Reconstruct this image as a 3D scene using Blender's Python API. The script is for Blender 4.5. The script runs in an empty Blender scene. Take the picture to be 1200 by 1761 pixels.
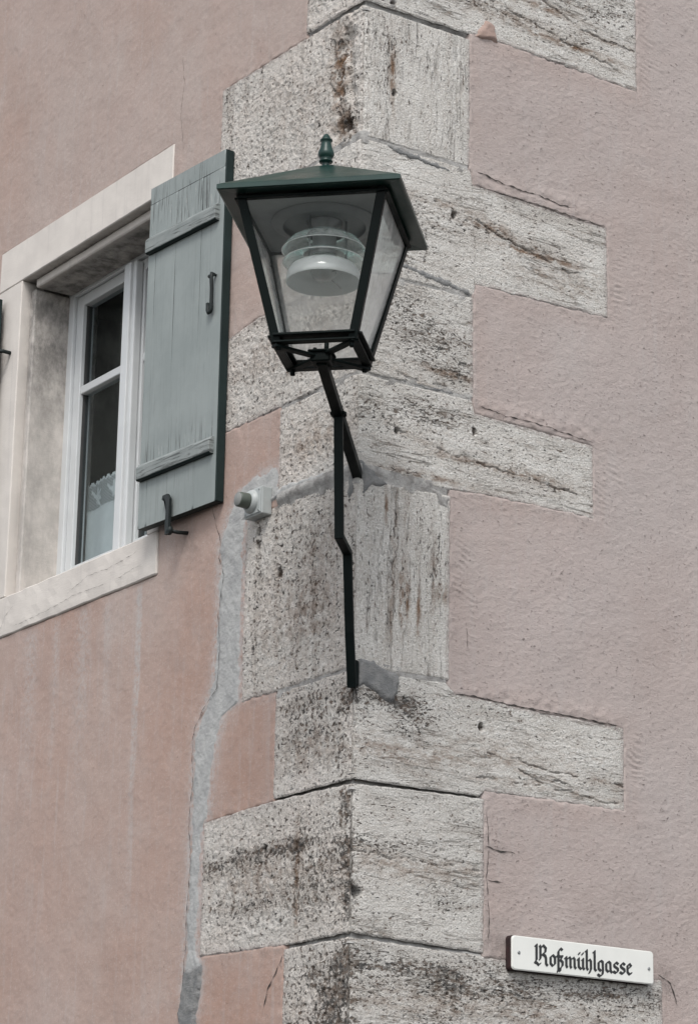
import bpy, bmesh, math, random
import numpy as np
from mathutils import Vector, Matrix

random.seed(7)
SC = bpy.context.scene
COL = SC.collection

# ------------------------------------------------------------------ camera
cam_d = bpy.data.cameras.new('camera')
cam = bpy.data.objects.new('camera', cam_d); COL.objects.link(cam)
YAW, PIT, ROL = math.radians(34.79), math.radians(16.936), math.radians(0.98)
_f = Vector((math.sin(YAW)*math.cos(PIT), math.cos(YAW)*math.cos(PIT), math.sin(PIT)))
_r = _f.cross(Vector((0, 0, 1))).normalized(); _u = _r.cross(_f)
_r2 = _r*math.cos(ROL) + _u*math.sin(ROL); _u2 = -_r*math.sin(ROL) + _u*math.cos(ROL)
mw = Matrix((( _r2.x, _u2.x, -_f.x, 0), (_r2.y, _u2.y, -_f.y, 0), (_r2.z, _u2.z, -_f.z, 0), (0, 0, 0, 1)))
mw.translation = Vector((-3.8466, -5.5043, 1.6))
cam.matrix_world = mw
cam_d.sensor_fit = 'VERTICAL'; cam_d.sensor_height = 24.0; cam_d.lens = 62.2
cam_d.clip_start = 0.05; cam_d.clip_end = 500
SC.camera = cam

# ------------------------------------------------------------------ sky, sun, exposure
SUN_EL, SUN_AZ = math.radians(52), math.radians(222)      # azimuth the light comes from (0 = +Y, clockwise)
w = bpy.data.worlds.new('World'); SC.world = w; w.use_nodes = True
nt = w.node_tree; nt.nodes.clear()
sky = nt.nodes.new('ShaderNodeTexSky'); sky.sky_type = 'NISHITA'; sky.sun_disc = False
sky.sun_elevation = SUN_EL; sky.sun_rotation = SUN_AZ
sky.air_density = 1.0; sky.dust_density = 1.5; sky.ozone_density = 1.0
hs = nt.nodes.new('ShaderNodeHueSaturation'); hs.inputs['Saturation'].default_value = 0.22
bg = nt.nodes.new('ShaderNodeBackground'); bg.inputs['Strength'].default_value = 0.15
wo = nt.nodes.new('ShaderNodeOutputWorld')
nt.links.new(sky.outputs[0], hs.inputs['Color']); nt.links.new(hs.outputs[0], bg.inputs[0]); nt.links.new(bg.outputs[0], wo.inputs[0])
sd = bpy.data.lights.new('sun', 'SUN'); sd.energy = 1.5; sd.angle = math.radians(20); sd.color = (1, .97, .93)
so = bpy.data.objects.new('sun', sd); COL.objects.link(so)
_sd = Vector((math.sin(SUN_AZ)*math.cos(SUN_EL), math.cos(SUN_AZ)*math.cos(SUN_EL), math.sin(SUN_EL)))
so.rotation_euler = _sd.to_track_quat('Z', 'Y').to_euler(); so.location = (-3, -3, 12)
SC.render.engine = 'CYCLES'; SC.cycles.use_denoising = True
SC.cycles.transparent_max_bounces = 16; SC.cycles.sample_clamp_indirect = 4
vs = SC.view_settings
SC.display_settings.display_device = 'sRGB'
vs.view_transform = 'Standard'; vs.look = 'None'; vs.exposure = 0.56; vs.gamma = 1; vs.use_curve_mapping = False

# ------------------------------------------------------------------ numpy noise
def _hash(ix, iy, seed):
    h = (ix.astype(np.int64)*374761393 + iy.astype(np.int64)*668265263 + seed*974634521) & 0xffffffff
    h = ((h ^ (h >> 13))*1274126177) & 0xffffffff
    h = ((h ^ (h >> 16))*2246822519) & 0xffffffff
    return ((h ^ (h >> 15)) & 0xffff)/65536.0
def perlin(x, y, seed=0):
    x = np.asarray(x, float); y = np.asarray(y, float)
    ix = np.floor(x); iy = np.floor(y); fx = x-ix; fy = y-iy
    u = fx*fx*fx*(fx*(fx*6-15)+10); v = fy*fy*fy*(fy*(fy*6-15)+10)
    def g(dx, dy):
        a = _hash(ix+dx, iy+dy, seed)*2*np.pi
        return np.cos(a)*(fx-dx)+np.sin(a)*(fy-dy)
    a = g(0, 0)*(1-u)+g(1, 0)*u; b = g(0, 1)*(1-u)+g(1, 1)*u
    return (a*(1-v)+b*v)*1.5
def fbm(x, y, seed=0, octv=4, gain=.5):
    s = 0; a = 1; t = 0
    for i in range(octv):
        s = s+a*perlin(x*2**i, y*2**i, seed+i*17); t += a; a *= gain
    return s/t
def sstep(a, b, x):
    t = np.clip((x-a)/(b-a), 0, 1); return t*t*(3-2*t)

# ------------------------------------------------------------------ object helpers
def link_mesh(name, me, mat, parent=None):
    o = bpy.data.objects.new(name, me); COL.objects.link(o)
    if mat is not None and not me.materials:
        for m in (mat if isinstance(mat, (list, tuple)) else [mat]): me.materials.append(m)
    if parent is not None: adopt(o, parent)
    return o
def adopt(o, parent):
    o.parent = parent
    if parent.get('_abs') is not None: o.matrix_parent_inverse = Matrix.Translation(-Vector(parent['_abs']))
    return o
def tag(o, label=None, cat=None, group=None, kind=None):
    if label: o['label'] = label
    if cat: o['category'] = cat
    if group: o['group'] = group
    if kind: o['kind'] = kind
    return o
def thing(name, label, cat, loc=(0, 0, 0), group=None):
    o = bpy.data.objects.new(name, None); COL.objects.link(o)
    o.empty_display_size = .1; o.location = loc; o['_abs'] = list(loc)   # parts below it are modelled in world coordinates
    return tag(o, label, cat, group)
def np_mesh(name, verts, faces, smooth=True, attrs=None):
    me = bpy.data.meshes.new(name)
    faces = np.asarray(faces, np.int32)
    n, k = faces.shape
    me.vertices.add(len(verts)); me.vertices.foreach_set('co', np.asarray(verts, np.float32).ravel())
    me.loops.add(n*k); me.loops.foreach_set('vertex_index', faces.ravel())
    me.polygons.add(n); me.polygons.foreach_set('loop_start', np.arange(0, n*k, k, dtype=np.int32))
    me.polygons.foreach_set('use_smooth', np.full(n, smooth))
    me.update(calc_edges=True)
    for an, av in (attrs or {}).items():
        a = me.attributes.new(an, 'FLOAT', 'POINT'); a.data.foreach_set('value', np.asarray(av, np.float32).ravel())
    return me
def grid_faces(ni, nj, keep=None):
    i, j = np.meshgrid(np.arange(ni-1), np.arange(nj-1), indexing='ij')
    a = i*nj+j
    f = np.stack([a, a+nj, a+nj+1, a+1], -1)
    if keep is not None: f = f[keep]
    return f.reshape(-1, 4)

class MB:
    def __init__(s): s.bm = bmesh.new()
    def box(s, c, size, rot=None, bev=0, seg=1):
        b = bmesh.new(); bmesh.ops.create_cube(b, size=1)
        for v in b.verts: v.co = Vector((v.co.x*size[0], v.co.y*size[1], v.co.z*size[2]))
        return s._add(b, c, rot, bev, seg)
    def _add(s, b, c=(0, 0, 0), rot=None, bev=0, seg=1, smooth=False):
        if bev: bmesh.ops.bevel(b, geom=list(b.edges), offset=bev, segments=seg, affect='EDGES', profile=.5)
        M = Matrix.Translation(Vector(c)) @ (rot.to_4x4() if rot is not None else Matrix())
        b.transform(M)
        if smooth:
            for f in b.faces: f.smooth = True
        t = bpy.data.meshes.new('t'); b.to_mesh(t); b.free(); s.bm.from_mesh(t); bpy.data.meshes.remove(t)
        return s
    def bar(s, p0, p1, wx, wy, ref=(0, 0, 1), bev=0.001, ext=0):
        p0 = Vector(p0); p1 = Vector(p1); d = (p1-p0); L = d.length; d.normalize()
        p0 = p0-d*ext; p1 = p1+d*ext; L += 2*ext
        x = Vector(ref).cross(d)
        if x.length < 1e-4: x = Vector((1, 0, 0)).cross(d)
        x.normalize(); y = d.cross(x)
        R = Matrix((x, y, d)).transposed()
        return s.box((p0+p1)/2, (wx, wy, L), R, bev)
    def tube(s, pts, r, seg=10, cap=True):
        pts = [Vector(p) for p in pts]; n = len(pts)
        rr = r if isinstance(r, (list, tuple)) else [r]*n
        b = bmesh.new(); rings = []
        x = None
        for i, p in enumerate(pts):
            d = (pts[min(i+1, n-1)]-pts[max(i-1, 0)]).normalized()
            if x is None:
                x = d.orthogonal().normalized()
            x = (x-d*x.dot(d)).normalized(); y = d.cross(x)
            rings.append([b.verts.new(p+(x*math.cos(2*math.pi*k/seg)+y*math.sin(2*math.pi*k/seg))*rr[i]) for k in range(seg)])
        for i in range(n-1):
            for k in range(seg):
                b.faces.new((rings[i][k], rings[i][(k+1) % seg], rings[i+1][(k+1) % seg], rings[i+1][k])).smooth = True
        if cap: b.faces.new(rings[0][::-1]); b.faces.new(rings[-1])
        return s._add(b)
    def lathe(s, prof, o, axis=(0, 0, 1), seg=48, smooth=True):
        ax = Vector(axis).normalized(); x = ax.orthogonal().normalized(); y = ax.cross(x); o = Vector(o)
        b = bmesh.new(); rings = []
        for r, h in prof:
            if r < 1e-6: rings.append([b.verts.new(o+ax*h)])
            else: rings.append([b.verts.new(o+ax*h+(x*math.cos(2*math.pi*k/seg)+y*math.sin(2*math.pi*k/seg))*r) for k in range(seg)])
        for i in range(len(prof)-1):
            A, B = rings[i], rings[i+1]
            for k in range(seg):
                k2 = (k+1) % seg
                if len(A) == 1 and len(B) == 1: break
                if len(A) == 1: f = b.faces.new((A[0], B[k2], B[k]))
                elif len(B) == 1: f = b.faces.new((A[k], A[k2], B[0]))
                else: f = b.faces.new((A[k], A[k2], B[k2], B[k]))
                f.smooth = smooth
        return s._add(b)
    def poly(s, verts, faces):
        b = bmesh.new(); vv = [b.verts.new(Vector(v)) for v in verts]
        for f in faces: b.faces.new([vv[i] for i in f])
        return s._add(b)
    def build(s, name, mat, parent=None):
        bmesh.ops.recalc_face_normals(s.bm, faces=s.bm.faces)
        me = bpy.data.meshes.new(name); s.bm.to_mesh(me); s.bm.free()
        return link_mesh(name, me, mat, parent)

# ------------------------------------------------------------------ material helpers
class NT:
    def __init__(s, name):
        s.m = bpy.data.materials.new(name); s.m.use_nodes = True; s.t = s.m.node_tree; s.t.nodes.clear()
        s.out = s.t.nodes.new('ShaderNodeOutputMaterial')
        s.tc = s.t.nodes.new('ShaderNodeTexCoord')
    def n(s, typ, **kw):
        x = s.t.nodes.new(typ)
        for k, v in kw.items(): setattr(x, k, v)
        return x
    def put(s, sock, v):
        if hasattr(v, 'is_linked') or isinstance(v, bpy.types.NodeSocket): s.t.links.new(v, sock)
        elif v is not None: sock.default_value = v
    def obj(s): return s.tc.outputs['Object']
    def attr(s, name): return s.n('ShaderNodeAttribute', attribute_name=name).outputs['Fac']
    def mapv(s, vec, scale=(1, 1, 1), rot=(0, 0, 0), loc=(0, 0, 0)):
        m = s.n('ShaderNodeMapping'); s.put(m.inputs['Vector'], vec)
        m.inputs['Scale'].default_value = scale; m.inputs['Rotation'].default_value = rot; m.inputs['Location'].default_value = loc
        return m.outputs[0]
    def noise(s, vec, scale, detail=4, rough=.55, dist=0):
        x = s.n('ShaderNodeTexNoise'); s.put(x.inputs['Vector'], vec)
        x.inputs['Scale'].default_value = scale; x.inputs['Detail'].default_value = detail
        x.inputs['Roughness'].default_value = rough; x.inputs['Distortion'].default_value = dist
        return x.outputs['Fac']
    def voro(s, vec, scale, feature='F1'):
        x = s.n('ShaderNodeTexVoronoi', feature=feature); s.put(x.inputs['Vector'], vec); x.inputs['Scale'].default_value = scale
        return x.outputs['Distance']
    def ramp(s, fac, a, b, lo=0., hi=1.):
        x = s.n('ShaderNodeMapRange', interpolation_type='SMOOTHSTEP'); s.put(x.inputs['Value'], fac)
        s.put(x.inputs['From Min'], a); s.put(x.inputs['From Max'], b); x.inputs['To Min'].default_value = lo; x.inputs['To Max'].default_value = hi
        return x.outputs[0]
    def math(s, op, a, b=None, c=None):
        x = s.n('ShaderNodeMath', operation=op); s.put(x.inputs[0], a)
        if b is not None: s.put(x.inputs[1], b)
        if c is not None: s.put(x.inputs[2], c)
        return x.outputs[0]
    def mix(s, fac, a, b):
        x = s.n('ShaderNodeMix', data_type='RGBA'); s.put(x.inputs[0], fac)
        s.put(x.inputs[6], (*a, 1) if isinstance(a, tuple) else a); s.put(x.inputs[7], (*b, 1) if isinstance(b, tuple) else b)
        return x.outputs[2]
    def mixv(s, fac, a, b):
        x = s.n('ShaderNodeMix', data_type='VECTOR'); s.put(x.inputs[0], fac); s.put(x.inputs[4], a); s.put(x.inputs[5], b)
        return x.outputs[1]
    def bump(s, h, strength=.5, dist=.003, normal=None):
        x = s.n('ShaderNodeBump'); s.put(x.inputs['Height'], h); x.inputs['Strength'].default_value = strength; x.inputs['Distance'].default_value = dist
        if normal is not None: s.put(x.inputs['Normal'], normal)
        return x.outputs[0]
    def bsdf(s, color, rough=.8, metal=0, normal=None, spec=.5, **kw):
        p = s.n('ShaderNodeBsdfPrincipled'); s.put(p.inputs['Base Color'], (*color, 1) if isinstance(color, tuple) else color)
        s.put(p.inputs['Roughness'], rough); s.put(p.inputs['Metallic'], metal); s.put(p.inputs['Specular IOR Level'], spec)
        if normal is not None: s.put(p.inputs['Normal'], normal)
        for k, v in kw.items(): s.put(p.inputs[k], v)
        return p.outputs[0]
    def done(s, sh): s.t.links.new(sh, s.out.inputs['Surface']); return s.m

# -- plaster
def plaster_mat(name, base_a, base_b, warm, right):
    t = NT(name); o = t.obj()
    big = t.noise(o, 1.3, 4, .6); mid = t.noise(o, 6, 5, .6); fine = t.noise(o, 320, 4, .65); grain = t.noise(o, 900, 2, .6)
    c = t.mix(t.ramp(big, .3, .7), base_a, base_b)
    c = t.mix(t.math('MULTIPLY', t.attr('warm'), t.ramp(mid, .2, .6, .55, 1)), c, warm)
    c = t.mix(t.ramp(mid, .45, .75, 0, .35), c, t.mix(.5, base_b, (.50, .46, .44)))
    st = t.noise(t.mapv(o, (14, 14, .9)), 3, 4, .6)                # rain streaks
    c = t.mix(t.math('MULTIPLY', t.ramp(st, .5, .72), .26), c, (.47, .44, .43))
    c = t.mix(t.math('MULTIPLY', t.ramp(t.noise(o, 2.6, 6, .7, .8), .48, .70), .32), c, t.mix(.5, warm, (.30, .265, .25)))
    c = t.mix(t.math('MULTIPLY', t.attr('smear'), t.ramp(t.noise(o, 60, 5, .65), .3, .62)), c, (.46, .46, .46))
    c = t.mix(t.math('MULTIPLY', t.attr('dirt'), t.ramp(t.noise(o, 30, 5, .65), .32, .6)), c, (.10, .09, .085))
    if right:
        v = t.mapv(o, (1, 1, 1.75), (0, math.radians(-13), 0))
        sp = t.noise(v, 66, 5, .70, .3); sp2 = t.noise(v, 140, 3, .7); msk = t.ramp(t.noise(o, 9, 4, .6), .35, .62)
        pit = t.math('MAXIMUM', t.math('MULTIPLY', t.ramp(sp, .615, .65), msk), t.math('MULTIPLY', t.ramp(sp2, .645, .70), .7))
    else:
        sp = t.noise(o, 85, 5, .68); sp2 = t.noise(o, 190, 3, .7); msk = t.ramp(t.noise(o, 7, 4, .6), .35, .6)
        pit = t.math('MAXIMUM', t.math('MULTIPLY', t.ramp(sp, .63, .68), msk), t.math('MULTIPLY', t.ramp(sp2, .66, .72), .5))
    c = t.mix(t.math('MULTIPLY', pit, .72 if right else .42), c, (.10, .085, .08))
    c = t.mix(t.ramp(fine, .35, .7, 0, .30), c, t.mix(.5, base_a, (.20, .165, .15)))
    c = t.mix(t.ramp(t.noise(o, 150, 3, .7), .54, .68, 0, .30), c, (.56, .505, .475))
    c = t.mix(t.ramp(t.noise(o, 24, 5, .68), .5, .7, 0, .16), c, tuple(x*.62 for x in base_a))
    h = t.math('ADD', t.math('MULTIPLY', fine, .45), t.math('MULTIPLY', grain, .3))
    h = t.math('ADD', h, t.math('MULTIPLY', sp, 1.0 if right else .55))
    h = t.math('SUBTRACT', h, t.math('MULTIPLY', pit, .7))
    return t.done(t.bsdf(c, .92, normal=t.bump(h, .85 if right else .75, .0036 if right else .0034), spec=.2))

# -- quoin stone; attributes: pit (carved holes), dk (grime), br (iron stain), lf (left face), ed (tooled margin)
def stone_mat(name, bed):
    t = NT(name); o = t.obj()
    bv = t.mapv(o, (.8, .8, 1.75) if bed == 'h' else (1.9, 1.9, .6), (0, math.radians(4), 0) if bed == 'h' else (0, 0, 0))
    v = t.mixv(t.attr('lf'), bv, t.mapv(o, (1, 1, 1)))
    dk, br, pit, lf = t.attr('dk'), t.attr('br'), t.attr('pit'), t.attr('lf')
    band = t.noise(t.mapv(o, (2.5, 2.5, 16) if bed == 'h' else (18, 18, 2)), 1, 5, .66, .4)
    patch = t.noise(v, 8, 5, .6); cloud = t.noise(o, 4, 3, .5); speck = t.noise(v, 78, 4, .64, .35); sp2 = t.noise(v, 34, 5, .66); speck2 = t.noise(v, 190, 3, .65)
    grain = t.noise(o, 190, 3, .68); fine = t.noise(o, 520, 2, .7)
    c = t.mix(t.ramp(patch, .3, .68), (.68, .66, .622), (.545, .518, .48))
    c = t.mix(t.math('MULTIPLY', lf, t.ramp(cloud, .3, .7, .15, .7)), c, (.70, .63, .575))
    c = t.mix(t.ramp(sp2, .5, .68, 0, .38), c, (.43, .365, .32))                       # rosy brown clouds
    c = t.mix(t.ramp(grain, .50, .64, 0, .6), c, (.84, .83, .81))                     # white crystals
    c = t.mix(t.ramp(grain, .44, .34, 0, .4), c, (.34, .32, .30))
    c = t.mix(t.ramp(band, .50, .68, 0, .42), c, (.40, .355, .315))
    ln = t.noise(t.mapv(o, (2.2, 2.2, 21), (0, math.radians(3), 0)) if bed == 'h' else t.mapv(o, (24, 24, 1.8)), 1, 6, .62, .5)
    lmask = t.math('MULTIPLY', t.ramp(t.noise(v, 6, 4, .6), .42, .62), t.math('SUBTRACT', 1, t.math('MULTIPLY', lf, .75)))
    lay = t.math('MULTIPLY', t.ramp(t.math('ABSOLUTE', t.math('SUBTRACT', ln, .52)), .016, .003), lmask)
    c = t.mix(t.math('MULTIPLY', lay, .55 if bed == 'h' else .3), c, t.mix(t.ramp(sp2, .4, .6), (.12, .105, .09), (.24, .165, .115)))
    c = t.mix(t.attr('tone'), c, (.45, .42, .385))
    c = t.mix(t.math('MULTIPLY', br, t.ramp(sp2, .36, .56)), c, (.19, .115, .07))
    thr = t.math('SUBTRACT', t.math('SUBTRACT', t.math('SUBTRACT', .642, t.ramp(band, .42, .66, 0, .05)), t.math('MULTIPLY', dk, .145)), t.math('MULTIPLY', lf, .03))
    k = t.math('MAXIMUM', t.ramp(speck, thr, t.math('ADD', thr, .04)), t.math('MULTIPLY', t.ramp(speck2, t.math('ADD', thr, .02), t.math('ADD', thr, .05)), .75))
    c = t.mix(t.math('MULTIPLY', k, .88), c, t.mix(t.ramp(sp2, .42, .6), (.04, .038, .037), (.13, .09, .065)))
    c = t.mix(t.math('MULTIPLY', dk, t.ramp(sp2, .46, .66, 0, .45)), c, (.15, .13, .112))
    c = t.mix(t.math('MULTIPLY', pit, .8), c, t.mix(t.ramp(patch, .42, .62), (.05, .047, .045), (.14, .095, .07)))
    c = t.mix(t.math('MULTIPLY', t.attr('lap'), t.ramp(t.noise(o, 70, 5, .68), .40, .56)), c, (.40, .35, .33))
    h = t.math('SUBTRACT', t.math('ADD', t.math('MULTIPLY', fine, .35), t.math('MULTIPLY', grain, 1.0)), t.math('ADD', t.math('MULTIPLY', k, .9), t.math('MULTIPLY', lay, .9)))
    return t.done(t.bsdf(c, .92, normal=t.bump(h, .9, .006), spec=.2))

def simple_rough(name, col, col2, scale=40, rough=.9, bump=.5, bd=.003, spec=.25):
    t = NT(name); o = t.obj()
    n1 = t.noise(o, scale, 5, .6); n2 = t.noise(o, scale*7, 4, .65)
    c = t.mix(t.ramp(n1, .3, .7), col, col2); c = t.mix(t.ramp(n2, .6, .75, 0, .35), c, tuple(x*.45 for x in col))
    return t.done(t.bsdf(c, rough, normal=t.bump(t.math('ADD', n2, t.math('MULTIPLY', n1, .5)), bump, bd), spec=spec))

def surround_mat():
    t = NT('painted_sandstone'); o = t.obj()
    n1 = t.noise(o, 7, 5, .6); tool = t.noise(t.mapv(o, (30, 30, 260)), 1, 3, .6); fine = t.noise(o, 350, 3, .6)
    c = t.mix(t.ramp(n1, .3, .7), (.66, .615, .57), (.59, .548, .51))
    c = t.mix(t.ramp(t.noise(t.mapv(o, (40, 40, 2.5)), 1, 4, .6), .55, .75, 0, .3), c, (.40, .375, .36))
    c = t.mix(t.math('MULTIPLY', t.attr('soot'), t.ramp(t.noise(t.mapv(o, (1, 1, .6)), 16, 7, .72), .3, .68, .25, .95)), c, (.09, .087, .083))  # soot on the jambs, painted shade under the lintel
    c = t.mix(t.ramp(fine, .66, .74, 0, .4), c, (.24, .215, .2))
    return t.done(t.bsdf(c, .85, normal=t.bump(t.math('ADD', t.math('MULTIPLY', tool, .5), t.math('MULTIPLY', fine, .6)), .5, .002), spec=.25))

def shutter_mat(name, a, b, peel):
    t = NT(name); o = t.obj()
    gr = t.noise(t.mapv(o, (95, 95, 3.2)), 1, 5, .62, .4); big = t.noise(o, 5, 4, .6); fine = t.noise(o, 240, 3, .6)
    c = t.mix(t.ramp(big, .3, .7), a, b)
    c = t.mix(t.ramp(gr, .52, .72, 0, .2), c, tuple(x*.62 for x in b))
    cr = t.noise(t.mapv(o, (130, 130, 5)), 1, 4, .6, .8)
    k = t.math('MULTIPLY', t.ramp(cr, .55, .63), t.math('MULTIPLY', t.attr('wear'), peel))
    c = t.mix(k, c, (.085, .09, .088))
    fl = t.math('MULTIPLY', t.ramp(t.noise(t.mapv(o, (60, 60, 16)), 1, 4, .7), .60, .63), t.attr('wear'))
    c = t.mix(t.math('MULTIPLY', fl, .6), c, (.36, .37, .36))
    h = t.math('SUBTRACT', t.math('ADD', t.math('MULTIPLY', gr, .5), t.math('MULTIPLY', fine, .25)), t.math('MULTIPLY', k, .8))
    return t.done(t.bsdf(c, t.ramp(big, .3, .7, .55, .7), normal=t.bump(h, .5, .0022), spec=.35))
def batten_mat():
    t = NT('weathered_batten_paint'); o = t.obj()
    v = t.mapv(o, (6, 6, 120)); cr = t.noise(v, 1, 5, .65, 1.2); big = t.noise(o, 12, 4, .6)
    c = t.mix(t.ramp(big, .3, .7), (.20, .222, .218), (.265, .285, .28)); k = t.ramp(cr, .53, .60)
    c = t.mix(t.math('MULTIPLY', k, .75), c, (.06, .065, .065))
    return t.done(t.bsdf(c, .7, normal=t.bump(t.math('MULTIPLY', k, -1), .7, .003), spec=.3))
def painted_metal(name, col, rough=.38, chips=(.35, .37, .36), spec=.18):
    t = NT(name); o = t.obj()
    big = t.noise(o, 9, 4, .6); sp = t.noise(o, 170, 3, .6)
    c = t.mix(t.ramp(big, .3, .75), col, tuple(x*1.5 for x in col)); c = t.mix(t.ramp(sp, .76, .79, 0, .7), c, chips)
    return t.done(t.bsdf(c, t.ramp(big, .3, .7, rough*.8, rough*1.3), normal=t.bump(t.noise(o, 60, 3), .08, .002), spec=spec))
def flat(name, col, rough=.5, metal=0, spec=.5, var=.12, scale=30):
    t = NT(name); o = t.obj(); n = t.noise(o, scale, 4, .6)
    c = t.mix(t.ramp(n, .3, .7), col, tuple(x*(1-var) for x in col))
    return t.done(t.bsdf(c, rough, metal, spec=spec, normal=t.bump(n, .05, .002)))
def glass_mat(name, tint, dust, frost, dustcol=(.55, .56, .55), refl=1.0):
    """Thin pane: clear part, mirror part after Fresnel, and a film of dust that scatters light both ways."""
    t = NT(name); o = t.obj()
    tr = t.n('ShaderNodeBsdfTransparent'); tr.inputs[0].default_value = (*tint, 1)
    gl = t.n('ShaderNodeBsdfGlossy'); gl.inputs['Roughness'].default_value = .03; gl.inputs[0].default_value = (refl*.88, refl, refl, 1)
    lw = t.n('ShaderNodeLayerWeight'); lw.inputs['Blend'].default_value = .5
    fz = t.math('MULTIPLY_ADD', t.math('POWER', lw.outputs['Facing'], 5.0), .9, .04)
    df = t.n('ShaderNodeBsdfDiffuse'); df.inputs[0].default_value = (*dustcol, 1)
    tl = t.n('ShaderNodeBsdfTranslucent'); tl.inputs[0].default_value = (*dustcol, 1)
    md = t.n('ShaderNodeMixShader'); md.inputs[0].default_value = .5
    t.t.links.new(df.outputs[0], md.inputs[1]); t.t.links.new(tl.outputs[0], md.inputs[2])
    n = t.math('ADD', t.ramp(t.noise(o, 14, 5, .65), .3, .75, dust*.5, dust*1.2), t.ramp(t.noise(o, 230, 3, .6), .70, .76, 0, frost))
    m1 = t.n('ShaderNodeMixShader'); t.put(m1.inputs[0], n)
    t.t.links.new(tr.outputs[0], m1.inputs[1]); t.t.links.new(md.outputs[0], m1.inputs[2])
    m2 = t.n('ShaderNodeMixShader'); t.put(m2.inputs[0], fz)
    t.t.links.new(m1.outputs[0], m2.inputs[1]); t.t.links.new(gl.outputs[0], m2.inputs[2])
    return t.done(m2.outputs[0])

M = {}
M['plaster_left'] = plaster_mat('pink_plaster_warm', (.435, .340, .304), (.455, .376, .341), (.39, .235, .178), False)
M['plaster_right'] = plaster_mat('pink_plaster_grey', (.465, .402, .381), (.442, .389, .370), (.41, .308, .27), True)
M['stone_h'] = stone_mat('quoin_limestone_level_bed', 'h')
M['stone_v'] = stone_mat('quoin_limestone_upright_bed', 'v')
M['mortar'] = simple_rough('joint_mortar', (.44, .43, .415), (.22, .21, .20), 26, bump=.8, bd=.005)
M['cement'] = simple_rough('grey_cement_filling', (.42, .42, .412), (.34, .34, .338), 16, bump=.7, bd=.004)
M['cement_dark'] = simple_rough('dark_cement_filling', (.18, .183, .185), (.27, .268, .262), 35, bump=.9, bd=.005)
M['pinkpatch'] = simple_rough('pink_plaster_rest', (.37, .275, .24), (.33, .24, .205), 40)
M['crack'] = simple_rough('crack_dirt', (.045, .04, .038), (.08, .07, .065), 60)
M['surround'] = surround_mat()
M['shutter'] = shutter_mat('shutter_paint_bleached', (.268, .296, .290), (.228, .256, .252), 1.0)
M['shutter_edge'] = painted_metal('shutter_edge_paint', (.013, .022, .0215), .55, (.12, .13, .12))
M['batten'] = batten_mat()
M['iron'] = painted_metal('dark_iron', (.016, .02, .02), .45, (.08, .08, .08))
M['green'] = painted_metal('lantern_green_paint', (.0022, .0048, .0045), .5, spec=.12)
M['green_roof'] = painted_metal('lantern_roof_green_paint', (.0055, .025, .0205), .34, spec=.38)
M['white_frame'] = flat('white_window_paint', (.58, .595, .60), .35, var=.08, scale=8)
M['seal'] = flat('dark_putty', (.05, .05, .05), .7)
M['pane'] = glass_mat('window_pane_glass', (.76, .81, .83), .014, .03, refl=.8)
M['lamp_pane'] = glass_mat('lantern_front_glass', (.97, .98, .97), .055, .3)
M['lamp_pane_frost'] = glass_mat('lantern_milky_glass', (.93, .95, .94), .78, .2, (.95, .93, .91))
M['alu'] = flat('polished_aluminium', (.86, .87, .86), .25, .45, var=.2)
M['alu_matt'] = flat('matt_aluminium', (.82, .83, .82), .35, .15)
M['ceiling'] = flat('lantern_ceiling_paint', (.17, .18, .178), .6)
def opal(name, col, mixv=.5):
    t = NT(name); d = t.n('ShaderNodeBsdfDiffuse'); d.inputs[0].default_value = (*col, 1); l = t.n('ShaderNodeBsdfTranslucent'); l.inputs[0].default_value = (*col, 1)
    g_ = t.n('ShaderNodeBsdfGlossy'); g_.inputs['Roughness'].default_value = .12; m1 = t.n('ShaderNodeMixShader'); m1.inputs[0].default_value = mixv; m2 = t.n('ShaderNodeMixShader'); m2.inputs[0].default_value = .08
    t.t.links.new(d.outputs[0], m1.inputs[1]); t.t.links.new(l.outputs[0], m1.inputs[2]); t.t.links.new(m1.outputs[0], m2.inputs[1]); t.t.links.new(g_.outputs[0], m2.inputs[2])
    return t.done(m2.outputs[0])
M['opal'] = opal('opal_bell_glass', (.90, .92, .91))
M['bulb'] = flat('opal_lamp_glass', (.6, .62, .6), .25)
M['clear_ring'] = glass_mat('louvre_glass', (.86, .89, .88), .42, .1, (.95, .96, .95), refl=1.6)
M['curtain'] = flat('curtain_cloth', (.54, .56, .555), .9, spec=.1, var=.1, scale=12)
M['room'] = flat('dark_room_paint', (.03, .034, .035), .9)
M['sensor_box'] = flat('grey_plastic', (.40, .425, .42), .45)
M['sensor_cap'] = flat('smoked_plastic_cap', (.085, .10, .085), .4)
M['sensor_top'] = flat('cap_end_bleached', (.24, .245, .235), .6)
M['enamel'] = flat('white_enamel', (.74, .74, .70), .22, var=.06, scale=10)
M['sign_wood'] = simple_rough('dark_sign_backing', (.03, .022, .022), (.05, .025, .025), 40)
M['ink'] = flat('black_enamel_lettering', (.012, .012, .013), .3)
M['screw'] = flat('steel_screw', (.30, .31, .31), .4, .8)
M['ground'] = simple_rough('grey_paving', (.065, .064, .062), (.05, .05, .05), 3)
M['roof_slab'] = simple_rough('attic_boards', (.12, .10, .09), (.09, .08, .07), 8)

# ------------------------------------------------------------------ ground
g = MB(); g.poly([(-60, -60, 0), (60, -60, 0), (60, 60, 0), (-60, 60, 0)], [(0, 1, 2, 3)])
tag(g.build('street_ground', M['ground']), kind='structure')

# ------------------------------------------------------------------ building corner
# left wall: plane x = 0, runs along +Y.  right wall: plane y = 0, runs along +X.  s < 0 is the left wall (y = -s), s > 0 the right wall (x = s)
building = thing('building', 'old house corner with dusty pink plaster walls and pale rough corner stones', 'building', (0, 0, 0))

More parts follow.
